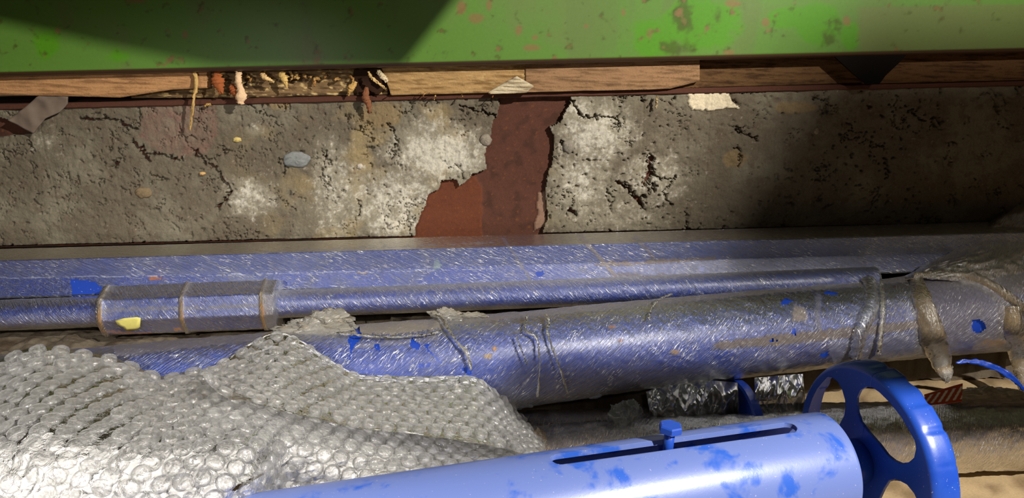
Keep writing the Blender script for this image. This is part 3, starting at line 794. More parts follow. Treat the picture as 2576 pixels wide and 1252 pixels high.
def cyl(name, ax, x0, x1, r, mat, parent, nx=80, nt=48, amp=0., seed=0, film=False, cuts=(), rfn=None, caps=True, tilt=.9, th0=-math.pi, th1=math.pi, jit=5., col=None, items=None):
    xs = np.linspace(x0, x1, nx); ths = np.linspace(th0, th1, nt + 1); Xg, Tg = np.meshgrid(xs, ths, indexing='ij')
    U = np.stack([Xg, Tg * r, np.zeros_like(Xg)], -1)
    rr = np.full_like(Xg, r)
    if rfn is not None: rr = rfn(Xg, Tg)
    if amp:
        q = Xg + Tg * r * tilt
        seamless = .5 * (1 - np.cos(Tg)) * 0 + 1
        rr = rr + (np.abs(fbm(q * 30, Tg * 2.2, 3, seed)) * amp + fbm(Xg * 9, np.cos(Tg) * 1.3 + np.sin(Tg) * .7, 3, seed + 5) * amp * .6 + np.abs(fbm(q * 90, Tg * 5, 2, seed + 9)) * amp * .3) * seamless
    V = ax.pt(Xg, Tg, rr); Fc = gfaces(nx, nt + 1)
    if cuts:
        PX, PY, _ = proj(V); j = fbm(Xg * 150, Tg * 9, 2, seed) * jit
        nrm = normals(V.reshape(-1, 3), Fc)
        fx, fy = (PX + j).reshape(-1)[Fc].mean(1), (PY + j).reshape(-1)[Fc].mean(1)
        C = V.reshape(-1, 3)[Fc].mean(1); axc = ax.p0 + ax.d * (((C - ax.p0) @ ax.n) / (ax.d @ ax.n))[:, None]
        front = ((C - axc) * (CAM - C)).sum(1) > 0
        keep = np.ones(len(Fc), bool)
        for pl in cuts: keep &= ~(inpoly(fx, fy, pl) & front)
        V, Fc, U = used(V.reshape(-1, 3), Fc[keep], U.reshape(-1, 3))
        cc, cv = paint(V, items) if items else (None, None)
        return mk(name, V, Fc, mat, parent, True, cc, U, None, cv)
    Fl = Fc.tolist()
    if caps and not film:
        m = nt + 1; Fl += [tuple(range(nt)), tuple((nx - 1) * m + k for k in range(nt))[::-1]]
    return mk(name, V, Fl, mat, parent, True, None if col is None else np.broadcast_to(col, (V.size // 3, 3)), U.reshape(-1, 3))


xL, xs0, xs1 = -.90, TA.xt(247, 790, .034)[0], TA.xt(662, 785, .034)[0]
xR = TA.xt(2215, 709, .019)[0]
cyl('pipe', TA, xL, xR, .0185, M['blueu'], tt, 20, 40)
cyl('stretch_film', TA, xL - .003, xs0 + .01, .0215, M['filmt'], tt, 200, 60, .0012, 3, True)['label'] = 'wrinkled clear film on the left tube end'
cyl('stretch_film', TA, xs1 - .01, xR + .002, .0195, M['filmt'], tt, 700, 64, .0006, 6, True)['label'] = 'shiny streaked clear film on the thin tube'
# octagonal sleeve
RS = .0345
def octa(name, x0, x1, R, mat, nx=2, film=0., sub=1):
    offs = math.radians(90 - 68 + 22.5); th = [offs + math.radians(45) * k - math.radians(45) for k in range(8)]
    cs = []
    for a, b in zip(th, th[1:] + [th[0] + 2 * math.pi]):
        for k in range(sub):
            t = k / sub; cs.append(((1 - t) * math.cos(a) + t * math.cos(b), (1 - t) * math.sin(a) + t * math.sin(b)))
    cs.append(cs[0]); cs = np.array(cs); xs = np.linspace(x0, x1, nx)
    Xg, Kg = np.meshgrid(xs, np.arange(len(cs)), indexing='ij'); rr = R
    n2 = fbm((Xg + Kg * .002) * 40, Kg * .12, 3, 8) * film
    V = TA.p0 + TA.d * Xg[..., None] + (rr + np.abs(n2))[..., None] * (cs[Kg][..., 0:1] * TA.e1 + cs[Kg][..., 1:2] * TA.e2)
    arc = np.arange(len(cs)) * R * .77 / sub; U = np.stack([Xg, arc[Kg], 0 * Xg], -1)
    Fl = gfaces(nx, len(cs)).tolist(); m = len(cs); Fl += [tuple(range(m - 1)), tuple((nx - 1) * m + k for k in range(m - 1))[::-1]]
    cc, cv = paint(V, [('l', ([(252, 780), (250, 850), (280, 872)], 7), (150, 112, 70), .8), ('l', ([(457, 760), (462, 870)], 6), (150, 112, 66), .75), ('l', ([(660, 770), (664, 850)], 6), (156, 112, 60), .8), ('l', ([(255, 832), (330, 838), (380, 838)], 5), (150, 96, 46), .8), ('e', (446, 828, 16, 8), (160, 108, 50), .9), ('l', ([(260, 780), (650, 768)], 6), (140, 128, 108), .6),
                       ('p', [(664, 740), (700, 740), (700, 880), (668, 880)], (140, 126, 108), .6), ('l', ([(270, 868), (660, 850)], 3), (150, 120, 90), .6)])
    return mk(name, V, Fl, mat, tt, sub > 1, cc, U.reshape(-1, 3), None, cv)
octa('sleeve', xs0, xs1, RS, M['blueu'])['label'] = 'blue octagonal coupling sleeve'
octa('sleeve_film', xs0 - .004, xs1 + .014, RS + .0018, M['filmt'], 160, .0016, 10)['label'] = 'crinkled film over the sleeve'
for px in (250, 457, 660):
    x = TA.xt(px, 800, .035)[0]
    octa('tape_band', x - .0022, x + .0022, RS + .0042, M['filmb'], 4, .0006, 6)['label'] = 'rusty tan tape band'
f_ = lambda a, b: TA.hit(a, b, RS + .003)
stain('label_sticker', [(290, 806), (312, 800), (345, 797), (354, 800), (352, 822), (344, 828), (318, 831), (310, 822), (296, 816)], f_, M['plain'], tt, lin(206, 196, 110), 'torn yellow paper sticker')
tag(tt, 'thin blue tube in clear film with octagonal sleeve and yellow sticker', 'tube')

# ================================================================== MAIN WRAPPED PIPE
MA = Axis((0, -.2425, .1129), (1, .2347, -.031))
mp = empty('wrapped_pipe', MA.at(0) - np.array([0, 0, .057]))
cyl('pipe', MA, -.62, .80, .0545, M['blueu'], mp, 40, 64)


def main_r(X, T):
    r = np.full_like(X, .057)
    r = r + .004 * np.exp(-((X + .02) / .12)**2) * np.clip(-np.cos(T), -.2, 1) * 1.5     # sag of the loose film at the torn end
    r = r + sst(.50, .78, X) * .014 * (.4 + np.clip(np.cos(T), 0, 1))
    r = r + .0022 * np.exp(-((X + .095 + .018 * T) / .006)**2)
    return r


cuts = [[(942, 866), (955, 862), (956, 884), (944, 876)],
        [(1030, 862), (1036, 850), (1056, 866), (1056, 880), (1034, 874)], [(1064, 868), (1078, 866), (1074, 876)],
        [(1052, 918), (1064, 914), (1066, 924), (1054, 924)], [(1074, 912), (1084, 912), (1084, 924), (1074, 926)],
        [(1156, 924), (1172, 920), (1184, 920), (1186, 944), (1178, 944)], [(1074, 880), (1080, 880), (1116, 916), (1110, 916)],
        [(1964, 758), (1976, 750), (1996, 756), (1980, 766), (1966, 768)], [(1990, 838), (1998, 822), (2004, 846)], [(2064, 890), (2082, 884), (2086, 894), (2068, 902)],
        [(1936, 852), (1944, 850), (1948, 860), (1938, 862)], [(1950, 854), (1958, 856), (1956, 860)],
        [(2446, 804), (2462, 802), (2478, 812), (2480, 828), (2466, 838), (2450, 834), (2444, 820)], [(2074, 732), (2108, 734), (2106, 742), (2076, 742)],
        [(870, 800), (905, 822), (910, 845), (886, 880), (880, 905), (878, 860)]]
o = cyl('stretch_film', MA, -.60, .80, .057, M['film'], mp, 1000, 150, .0020, 13, True, cuts=cuts, rfn=main_r, tilt=-.9, items=[
    ('e', (1244, 876, 9, 9), (176, 128, 60), .9), ('e', (1226, 894, 14, 9), (170, 140, 80), .8), ('e', (1700, 884, 16, 8), (160, 130, 84), .8), ('e', (1540, 822, 12, 7), (150, 104, 60), .8), ('e', (1560, 856, 9, 6), (140, 84, 50), .8), ('e', (1955, 864, 10, 6), (190, 170, 120), .9), ('e', (2070, 844, 16, 5), (170, 110, 50), .9),
    ('e', (2500, 862, 46, 14), (165, 92, 34), .95), ('e', (2510, 880, 90, 30), (140, 100, 58), .7), ('p', [(1790, 880), (1800, 860), (1960, 838), (2140, 822), (2330, 800), (2330, 824), (2140, 850), (1960, 868)], (96, 82, 64), .85),
    ('p', [(880, 800), (1100, 790), (1120, 826), (1000, 842), (880, 838)], (140, 128, 110), .8), ('p', [(1120, 770), (1560, 760), (1560, 776), (1300, 800), (1130, 820)], (138, 126, 106), .7), ('l', ([(900, 872), (1010, 860), (1100, 850)], 7), (150, 140, 126), .5),
    ('p', [(2280, 690), (2640, 660), (2640, 960), (2330, 940)], (126, 110, 84), .62), ('p', [(1560, 756), (2300, 690), (2300, 708), (1560, 772)], (128, 116, 94), .75), ('e', (2010, 790, 26, 26), (150, 134, 110), .75), ('l', ([(2060, 745), (2056, 790), (2060, 820)], 10), (130, 120, 104), .6), ('p', [(2080, 860), (2330, 830), (2400, 930), (2100, 930)], (134, 124, 104), .5), ('e', (1840, 790, 50, 10), (130, 122, 104), .5), ('p', [(280, 860), (680, 826), (690, 850), (290, 900)], (104, 92, 82), .7)])
o['label'] = 'torn wrinkled dusty film over the thick pipe'
mh = lambda off: (lambda a, b: MA.hit(a, b, .0605 + off))
folds = [([(1092, 792), (1112, 800), (1130, 830), (1152, 862), (1176, 890), (1184, 930)], [5, 6, 3, 3, 6, 3], 'tan'), ([(1326, 792), (1322, 830), (1350, 850), (1357, 892), (1358, 940), (1352, 1000)], [2, 2, 4, 2, 2, 4], 'tan'),
         ([(1372, 790), (1380, 812), (1376, 830), (1392, 880), (1410, 930), (1430, 994)], [5, 5, 3, 3, 3, 4], 'tan'), ([(1298, 846), (1312, 880), (1326, 916)], [2, 2, 1], 'clear'), ([(840, 835), (950, 846), (1060, 842), (1110, 832)], [2, 1.5, 1.5, 2], 'tan'),
         ([(2186, 700), (2194, 760), (2170, 830), (2150, 900)], [20, 22, 24, 24], 'clear'), ([(2216, 704), (2222, 770), (2216, 850), (2210, 890)], [7, 9, 9, 9], 'tan'),
         ([(1640, 770), (1632, 800), (1650, 758), (1690, 738)], [2, 2, 2, 3], 'tan')]
for pts, wd, kd in folds:
    P = catmull([mh(.0035)(a, b) for a, b in pts], 40); nn = np.array([unit(p - MA.at(((p - MA.p0) @ MA.n) / (MA.d @ MA.n))) for p in P])
    W = np.interp(np.linspace(0, 1, 40), np.linspace(0, 1, len(wd)), wd) * .95 / F * (1 + rng.normal(0, .1, 40))
    ribbon('film_fold', P, W * .8, nn, M['filmf' if kd == 'tan' else 'film'], mp, .001, 6, None, .5)['label'] = 'twisted fold of film across the pipe'
# loose film lumps at the torn top edge
def lump(name, cx, cy, rx, ry, t, mat, parent, seed=0, rough=.35, dz=1., nu=40, nv=26):
    c = Tp(cx, cy, t); s = t / F; th, ph = np.meshgrid(np.linspace(0, 2 * math.pi, nu), np.linspace(.02, math.pi - .02, nv), indexing='ij')
    a, b, d = np.cos(ph), np.sin(ph) * np.cos(th), np.sin(ph) * np.sin(th); k = max(1., rx / ry * .6)
    r = 1 + rough * fbm(a * 1.6 * k + d * .9 + seed, b * 1.6 - d * 1.1, 3, seed) + rough * .5 * np.abs(fbm(a * 5 * k + d * 3 + seed, b * 5 - d * 4, 2, seed + 2))
    V = c + (rx * s * r * a)[..., None] * RT + (ry * s * r * b)[..., None] * UP + (min(rx, ry) * s * dz * r * d)[..., None] * FW
    U = np.stack([th * rx * s, ph * ry * s, 0 * th], -1)
    return mk(name, V, gfaces(nu, nv), mat, parent, True, None, U.reshape(-1, 3))


for cx, cy, rx, ry, sd in [(1122, 793, 34, 14, 3), (828, 800, 46, 22, 5), (790, 832, 80, 26, 8), (862, 818, 30, 14, 9), (1180, 792, 40, 6, 11)]:
    p = MA.hit(cx, max(cy, 860), .06); lump('film_crumple', cx, cy, rx, ry, MA.depth(cx) - .012, M['filmf'], mp, sd, .9, .4, 70, 44)['label'] = 'crumpled torn film edge'
for cx, cy, rx, ry, sd in [(1486, 986, 30, 16, 13), (1300, 1010, 40, 16, 17), (1350, 996, 60, 14, 19)]:
    lump('film_crumple', cx, cy, rx, ry, MA.depth(cx) - .02, M['film'], mp, sd, .6, .5)['label'] = 'crumpled film hanging under the pipe'
# hanging strip and fold band at the right
P = catmull([mh(.006)(a, b) for a, b in ((2300, 690), (2316, 740), (2334, 800), (2350, 860), (2372, 920))] + [Tp(2384, 962, MA.depth(2380) - .05)], 40)
ribbon('film_strip', P, np.interp(np.linspace(0, 1, 40), [0, .2, .6, .85, 1], [14, 22, 34, 22, 5]) * .95 / F, unit(CAM - P.mean(0)), M['filmb'], mp, .001, 9, None, .25)['label'] = 'brownish film strip hanging down the pipe'
P = catmull([mh(.008)(a, b) for a, b in ((2300, 692), (2380, 692), (2450, 700), (2520, 736), (2580, 784), (2640, 850))], 50)
ribbon('film_strip', P, np.interp(np.linspace(0, 1, 50), [0, .3, .6, 1], [8, 17, 15, 14]) * .95 / F, unit(CAM - P.mean(0)), M['filmb'], mp, .001, 7, None, .6)['label'] = 'folded film edge arching over the pipe end'
P = catmull([mh(.007)(a, b) for a, b in ((2540, 770), (2550, 840), (2566, 900), (2590, 980))], 30)
ribbon('film_strip', P, 26 * .95 / F, unit(CAM - P.mean(0)), M['filmb'], mp, .001, 7, None, .3)
# film stretched up over the pipe's flange at the right
rows = []
top = [(2250, 715, .0), (2330, 668, .0), (2400, 628, .01), (2470, 580, .02), (2530, 536, .03), (2590, 490, .04), (2680, 430, .05)]
bot = [(2292, 700, -.02), (2340, 700, -.03), (2410, 708, -.035), (2480, 730, -.04), (2540, 768, -.04), (2600, 815, -.04), (2690, 880, -.04)]
nu, nv = 120, 60
A = lerp_line(top, nu); B = lerp_line(bot, nu); V = np.zeros((nu, nv, 3)); U = np.zeros((nu, nv, 3))
for i in range(nu):
    for j in range(nv):
        v = j / (nv - 1); q = A[i] * (1 - v) + B[i] * v
        t = MA.depth(min(q[0], 2600)) - .012 + q[2] - .05 * math.sin(v * math.pi) * (i / nu)
        V[i, j] = Tp(q[0], q[1], t); U[i, j] = (i * .0016, j * .003 * (i / nu + .2), 0)
V += (FW * 1.)[None, None] * (np.abs(fbm(U[..., 0] * 25 + U[..., 1] * 18, U[..., 1] * 60 - U[..., 0] * 30, 4, 3)) * -.012)[..., None]
V2, F2, fl = thicken(V.reshape(-1, 3), gfaces(nu, nv), FW * .012)
mk('film_hood', V2, F2, M['filmb'], mp, True, None, np.concatenate([U.reshape(-1, 3)] * 2), fl)['label'] = 'crinkled brown film stretched up over the pipe end'
tag(mp, 'thick blue pipe in torn dusty film crossing the middle', 'pipe')

# ================================================================== FRONT FLANGED PIPE
FA = Axis((0, -.494, .0682), (1, math.tan(math.radians(14)), -.0248))
fp = empty('flanged_pipe', FA.at(.1) - np.array([0, 0, .057]))
XE = .327; RP = .057
s0, t0 = FA.xt(1386, 1156, RP); s1, t1 = FA.xt(2002, 1071, RP); hw = .0088 / RP
xs = np.unique(np.r_[np.linspace(-.75, s0 - .02, 60), np.arange(s0 - .02, s1 + .02, .0009), np.linspace(s1 + .02, XE, 12)])
tm = (t0 + t1) / 2
ths = np.unique(np.r_[np.linspace(tm - math.pi, tm - .2, 46), np.arange(tm - .2, tm + .2, .0009 / RP), np.linspace(tm + .2, tm + math.pi, 46)])
Xg, Tg = np.meshgrid(xs, ths, indexing='ij')
a_m = np.linalg.norm(FA.d)
def stad(X, T):                      # signed distance to the slot in metres
    tc = t0 + (t1 - t0) * np.clip((X - s0) / (s1 - s0), 0, 1); xc = np.clip(X, s0 + hw * RP, s1 - hw * RP)
    return np.hypot((X - xc) * a_m, (T - tc) * RP) - hw * RP
D = stad(Xg, Tg); Fc = gfaces(len(xs), len(ths))
keep = D.reshape(-1)[Fc].mean(1) > 0; Fk = Fc[keep]
# snap the slot edge onto the outline
e = np.concatenate([Fk[:, [0, 1]], Fk[:, [1, 2]], Fk[:, [2, 3]], Fk[:, [3, 0]]]); key = np.sort(e, 1); u, inv, cnt = np.unique(key[:, 0] * 10**7 + key[:, 1], return_inverse=True, return_counts=True)
bv = np.unique(e[cnt[inv] == 1]); Xf, Tf, Df = Xg.reshape(-1).copy(), Tg.reshape(-1).copy(), D.reshape(-1)
bv = bv[np.abs(Df[bv]) < .0025]
ep = 1e-5; gx = (stad(Xf[bv] + ep, Tf[bv]) - Df[bv]) / ep; gt = (stad(Xf[bv], Tf[bv] + ep) - Df[bv]) / ep
q = gx**2 + gt**2; Xf[bv] -= Df[bv] * gx / q; Tf[bv] -= Df[bv] * gt / q
V = FA.pt(Xf, Tf, np.full_like(Xf, RP)); Vi = FA.pt(Xf, Tf, np.full_like(Xf, RP - .005))
used_i, inv = np.unique(Fk, return_inverse=True)
V2, F2, fl = thicken(V[used_i], inv.reshape(Fk.shape), Vi[used_i] - V[used_i])
mk('pipe', V2, F2, M['blue'], fp, True, None, None, fl)
# hex bolt in the slot
xb, tb = FA.xt(1682, 1112, RP); Bp = FA.pt(np.array(xb), np.array(tb), np.array(RP)); Bn = unit(Bp - FA.at(xb)); Bn = unit(Bn * .8 + np.array([.10, 0.02, .6]))
bo = empty('bolt', Bp); bo.parent = fp; bo.matrix_parent_inverse = fp.matrix_world.inverted(); bpy.context.view_layer.update()
bt = unit(np.cross(Bn, [0, 1, 0.2])); bb = np.cross(Bn, bt)
def prism(name, base, h0, h1, R, k, mat, parent, cham=.0, rot=0.):
    rings = [(h0 , R), (h1 - cham, R), (h1, R - cham * 1.2)] if cham else [(h0, R), (h1, R)]
    V = [base + Bn * h + R_ * (math.cos(rot + 2 * math.pi * i / k) * bt + math.sin(rot + 2 * math.pi * i / k) * bb) for h, R_ in rings for i in range(k)]
    Fs = [(r * k + i, r * k + (i + 1) % k, (r + 1) * k + (i + 1) % k, (r + 1) * k + i) for r in range(len(rings) - 1) for i in range(k)]
    Fs += [tuple(range(k))[::-1], tuple((len(rings) - 1) * k + i for i in range(k))]
    return mk(name, V, Fs, mat, parent, k > 8)
prism('bolt_shank', Bp, -.02, .0125, .0052, 24, M['blue2'], bo)
prism('bolt_head', Bp, .0125, .0195, .0118, 6, M['blue2'], bo, .0012, .4)
# end flange, dished disc with oval holes
DX = .366; RD = .1035; dq = FA.at(DX)
def disc_uv(px, py):
    d = ray(px, py); t = ((dq - CAM) @ FA.n) / (d @ FA.n); P = CAM + d * t - dq; return P @ FA.e1, P @ FA.e2
hole = [(1310, 560), (1310, 500), (1335, 445), (1380, 418), (1430, 425), (1480, 460), (1560, 540), (1640, 640), (1700, 740), (1745, 820), (1755, 880), (1740, 950), (1700, 985), (1640, 992), (1590, 970), (1540, 930), (1480, 850), (1400, 760), (1340, 680), (1315, 610)]
hp = np.array([disc_uv(1716 + x / 2.9815, 832 + y / 2.9815) for x, y in hole])
hr = np.linalg.norm(hp, axis=1)
if hr.max() > RD - .006: hp *= (RD - .006) / hr.max()
holes = []
for k in range(4):
    a = k * math.pi / 2; holes.append(np.stack([hp[:, 0] * math.cos(a) - hp[:, 1] * math.sin(a), hp[:, 0] * math.sin(a) + hp[:, 1] * math.cos(a)], 1))
prf = [(r, 0.) for r in np.linspace(.010, RD - .004, 88)] + [(RD - .002, .0012), (RD - .0005, .003), (RD + .001, .006), (RD + .002, .012), (RD + .0025, .020), (RD + .003, .026), (RD + .0025, .0275)]
prf = np.array(prf); nt = 420; th = np.linspace(0, 2 * math.pi, nt + 1)
Rg, Tg = np.meshgrid(prf[:, 0], th, indexing='ij'); Ag = np.broadcast_to(prf[:, 1][:, None], Rg.shape)
dent = np.where(Ag > .004, (sst(.25, .6, perlin(Tg * 4.5, Ag * 0 + .3, 4)) * -.0030 + perlin(Tg * 2, Ag * 0, 9) * .0015) * (Ag / .026), 0)
a1, a2 = (Rg + dent) * np.cos(Tg), (Rg + dent) * np.sin(Tg)
Fc = gfaces(len(prf), nt + 1); keep = np.ones(len(Fc), bool); c1, c2 = a1.reshape(-1)[Fc].mean(1), a2.reshape(-1)[Fc].mean(1)
for h in holes: keep &= ~inpoly(c1, c2, h)
Fk = Fc[keep]; p1, p2 = a1.reshape(-1).copy(), a2.reshape(-1).copy()
e = np.concatenate([Fk[:, [0, 1]], Fk[:, [1, 2]], Fk[:, [2, 3]], Fk[:, [3, 0]]]); key = np.sort(e, 1); u, inv, cnt = np.unique(key[:, 0] * 10**7 + key[:, 1], return_inverse=True, return_counts=True)
for b in np.unique(e[cnt[inv] == 1]):
    best = None
    for h in holes:
        A = h; B = np.roll(h, -1, 0); v = B - A; w_ = np.array([p1[b], p2[b]]) - A; t = np.clip((w_ * v).sum(1) / (v * v).sum(1), 0, 1); Q = A + v * t[:, None]; dd = np.hypot(Q[:, 0] - p1[b], Q[:, 1] - p2[b]); i = dd.argmin()
        if best is None or dd[i] < best[0]: best = (dd[i], Q[i])
    if best[0] < .002: p1[b], p2[b] = best[1]
V = dq + p1[:, None] * FA.e1 + p2[:, None] * FA.e2 + Ag.reshape(-1)[:, None] * FA.n
nr = normals(V, Fc); s = np.sign(nr[len(nr) // 3] @ FA.n); nr *= -s if s else 1
ui, inv = np.unique(Fk, return_inverse=True)
V2, F2, fl = thicken(V[ui], inv.reshape(Fk.shape), -nr[ui] * .0028)
o = mk('flange', V2, F2, M['blue2'], fp, True, None, None, fl); o['label'] = 'blue dished disc with oval holes and dented rim'
cyl('neck', FA, XE - .02, DX + .001, .024, M['blue2'], fp, 6, 40)
tag(fp, 'bare blue pipe in front with slot, bolt and perforated end disc', 'pipe')

# ================================================================== BROWN WRAPPED TUBE BEHIND, and shaded tube
rb = .042
p1_ = Zp(1420, 1150, FZ + rb + .004); p2_ = Zp(2480, 1096, FZ + rb + .004); d_ = (p2_ - p1_) / (p2_[0] - p1_[0])
BA = Axis(p1_ - d_ * p1_[0], d_)
bt_ = empty('film_wrapped_tube', BA.at(.3) - np.array([0, 0, rb]))
x0 = BA.xt(1352, 1120, rb)[0]; x1 = x0 + 1.0
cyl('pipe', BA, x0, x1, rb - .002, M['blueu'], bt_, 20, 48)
cyl('stretch_film', BA, x0 - .004, x1, rb, M['filmb'], bt_, 500, 90, .0045, 23, True)['label'] = 'brown dusty film over the tube'
lump('film_crumple', 1354, 1112, 20, 34, proj(BA.at(x0))[2] - .03, M['filmb'], bt_, 31, .4, .6)
f_ = lambda a, b: BA.hit(a, b, rb + .005)
pq = [(2328, 1000), (2340, 984), (2400, 972), (2416, 966), (2424, 985), (2412, 1012), (2360, 1016), (2330, 1008)]
st_ = []
nu, nv = 60, 24; A = lerp_line([(2326, 992), (2400, 970), (2422, 964)], nu); B = lerp_line([(2326, 1020), (2390, 1014), (2420, 1010)], nu)
V = np.zeros((nu, nv, 3)); cc = np.zeros((nu, nv, 3))
for i in range(nu):
    for j in range(nv):
        v = j / (nv - 1); q = A[i] * (1 - v) + B[i] * v; V[i, j] = Tp(q[0], q[1], proj(BA.at(BA.xt(2380, 1030, rb)[0]))[2] - .03 - .012 * v)
        s = ((i * 1.2 + j * .9) % 14) < 5.5
        cc[i, j] = lin(228, 216, 196) if (s and 3 < j < 20) else lin(176, 70, 42)
V2, F2, fl = thicken(V.reshape(-1, 3), gfaces(nu, nv), FW * .001)
mk('label_sticker', V2, F2, M['plain'], bt_, True, np.concatenate([cc.reshape(-1, 3)] * 2), None, fl)['label'] = 'red and white striped sticker corner under the film'
lump('film_crumple', 2490, 1004, 110, 30, proj(BA.at(BA.xt(2470, 1030, rb)[0]))[2] - .005, M['filmb'], bt_, 41, .3, .7, 120, 70)['label'] = 'crumpled brown film on top of the tube'
# blue rim peeking out at right
xq = BA.xt(2470, 1040, rb)[0]
P = []
arc = [(2405, 912), (2440, 908), (2480, 916), (2520, 932), (2556, 958), (2580, 985)]
P = catmull([Tp(a, b, MA.depth(2470) - .035) for a, b in arc], 30)
ribbon('flange_rim', P, np.interp(np.linspace(0, 1, 30), [0, .3, .7, 1], [3, 8, 9, 4]) * .9 / F, unit(CAM - P.mean(0)), M['blueu'], bt_, .004, 5)['label'] = 'dark blue rim showing at the film edge'
tag(bt_, 'brown dusty film covered tube on the floor behind the blue pipe', 'tube')

p1_ = Tp(1300, 1092, .95); p2_ = Tp(1760, 1078, 1.0); d_ = (p2_ - p1_) / (p2_[0] - p1_[0]); SA = Axis(p1_ - d_ * p1_[0], d_)
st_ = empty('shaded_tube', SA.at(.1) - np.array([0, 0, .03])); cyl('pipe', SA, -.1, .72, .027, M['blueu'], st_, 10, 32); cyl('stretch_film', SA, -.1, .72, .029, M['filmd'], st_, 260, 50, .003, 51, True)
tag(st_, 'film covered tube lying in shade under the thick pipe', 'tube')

# clear bags under the main pipe
def drape(top, bot, t, seed, label):
    nu, nv = 110, 60; A, B = lerp_line(top, nu), lerp_line(bot, nu); V = np.zeros((nu, nv, 3)); U = np.zeros((nu, nv, 3))
    a, b = np.meshgrid(np.linspace(0, 1, nu), np.linspace(0, 1, nv), indexing='ij'); L = (top[-1][0] - top[0][0]) / 60.
    dz = np.abs(fbm(a * L * 1.1 + b * .8, b * .9 + a * .5, 2, seed)) * .035 + np.abs(fbm(a * L * 2.2 - b * 2, b * 1.5, 2, seed + 4)) * .006 - .02 * np.sin(b * math.pi)
    for i in range(nu):
        for j in range(nv):
            q = A[i] * (1 - b[i, j]) + B[i] * b[i, j]; V[i, j] = Tp(q[0], q[1], t + dz[i, j])
    V2, F2, fl = thicken(V.reshape(-1, 3), gfaces(nu, nv), FW * .0012)
    return tag(mk('plastic_bag', V2, F2, M['bag'], None, True, None, None, fl), label, 'bag')


drape([(1625, 985), (1680, 965), (1780, 955), (1856, 962)], [(1640, 1070), (1700, 1075), (1800, 1068), (1860, 1060)], .97, 61, 'crumpled clear bag under the thick pipe left of the blue arc')
drape([(1898, 950), (1950, 945), (2020, 940)], [(1902, 1055), (1960, 1060), (2030, 1050)], .97, 71, 'crumpled clear bag between the blue arc and the perforated disc')
bg = lump('plastic_bag', 1572, 1040, 34, 26, .93, M['bag'], None, 81, .7, .6, 50, 40); tag(bg, 'small glinting scrap of clear bag deep under the thick pipe', 'bag')
# blue arc: edge of a smaller disc
c0 = Tp(1852, 1090, 1.0); n_ = unit([1., .12, 0]); q1 = unit(np.array([0, 0, 1.]) - n_ * n_[2]); q2 = np.cross(n_, q1); V = []; Fs = []
k = 64
for r, a in ((.03, 0), (.067, 0), (.070, .002), (.070, .012), (.067, .012), (.03, .004)):
    V += [c0 + n_ * a + r * (math.cos(2 * math.pi * i / k) * q1 + math.sin(2 * math.pi * i / k) * q2) for i in range(k)]
for s in range(6): Fs += [(s * k + i, s * k + (i + 1) % k, ((s + 1) % 6) * k + (i + 1) % k, ((s + 1) % 6) * k + i) for i in range(k)]
tag(mk('flange_disc', V, Fs, M['blueu'], None, False), 'small blue disc edge standing between the two clear bags', 'disc')

# ================================================================== BUBBLE WRAP
bw = empty('bubble_wrap', Zp(500, 1250, FZ))
def front_t(px): return FA.depth(px)
SIL = lambda px: 1207 + (px - 860) * (1034 - 1207) / 1200.
ua = [(-90, 948), (0, 905), (90, 873), (200, 884), (300, 904), (400, 944), (470, 934), (540, 927), (640, 943), (720, 974), (800, 1002), (880, 1016), (1000, 1040), (1150, 1072), (1310, 1116)]
def depth_main(px, py, r=.066): return (MA.hit(px, py, r) - CAM) @ FW
rowsA = []
for px, py in ua:
    td = depth_main(px, max(py, 905 - (px * .08)), .064) - .004
    if px < 620: pb, tb_ = 1340, .60 + .00005 * px
    else: pb, tb_ = SIL(px) + 40, front_t(px) + .045
    if 620 <= px <= 700: pb, tb_ = 1300, .66
    colp = []
    for v in (0, .12, .3, .5, .7, .85, 1.):
        bulge = -.055 * math.sin(math.pi * min(v * 1.1, 1)) * (1 if px < 700 else max(.35, 1 - (px - 700) / 500))
        xx = px + (px - 1288) * 0 + v * (30 if px < 300 else 0)
        colp.append((xx, py + (pb - py) * v, td + (tb_ - td) * v + bulge * (1 - .2 * v)))
    rowsA.append(colp)
def surf(ctrl, nu, nv, amp, seed):
    G = np.array(ctrl, float)
    G = np.stack([catmull(G[:, j], nu) for j in range(G.shape[1])], 1)
    G = np.stack([catmull(G[i], nv) for i in range(nu)], 0)
    V = CAM + G[..., 2:3] * (FW + RT * (G[..., 0:1] - 1288) / F - UP * (G[..., 1:2] - 626) / F)
    q = np.linspace(0, 1, nu)[:, None] + 0 * G[..., 0]; r = np.linspace(0, 1, nv)[None] + 0 * G[..., 0]
    edge = sst(0, .06, r)
    V = V + FW * ((fbm(q * 14, r * 6, 3, seed) * amp + np.abs(fbm(q * 30 + r * 6, r * 12, 2, seed + 3)) * amp * .5) * (.3 + .7 * edge))[..., None]
    return V, G


def vgrad(V):
    n = np.cross(np.gradient(V, axis=0), np.gradient(V, axis=1)); n /= np.linalg.norm(n, axis=-1, keepdims=True) + 1e-12
    f = np.sign((n * (CAM - V)).sum(-1, keepdims=True)); return n * np.where(f == 0, 1, f)


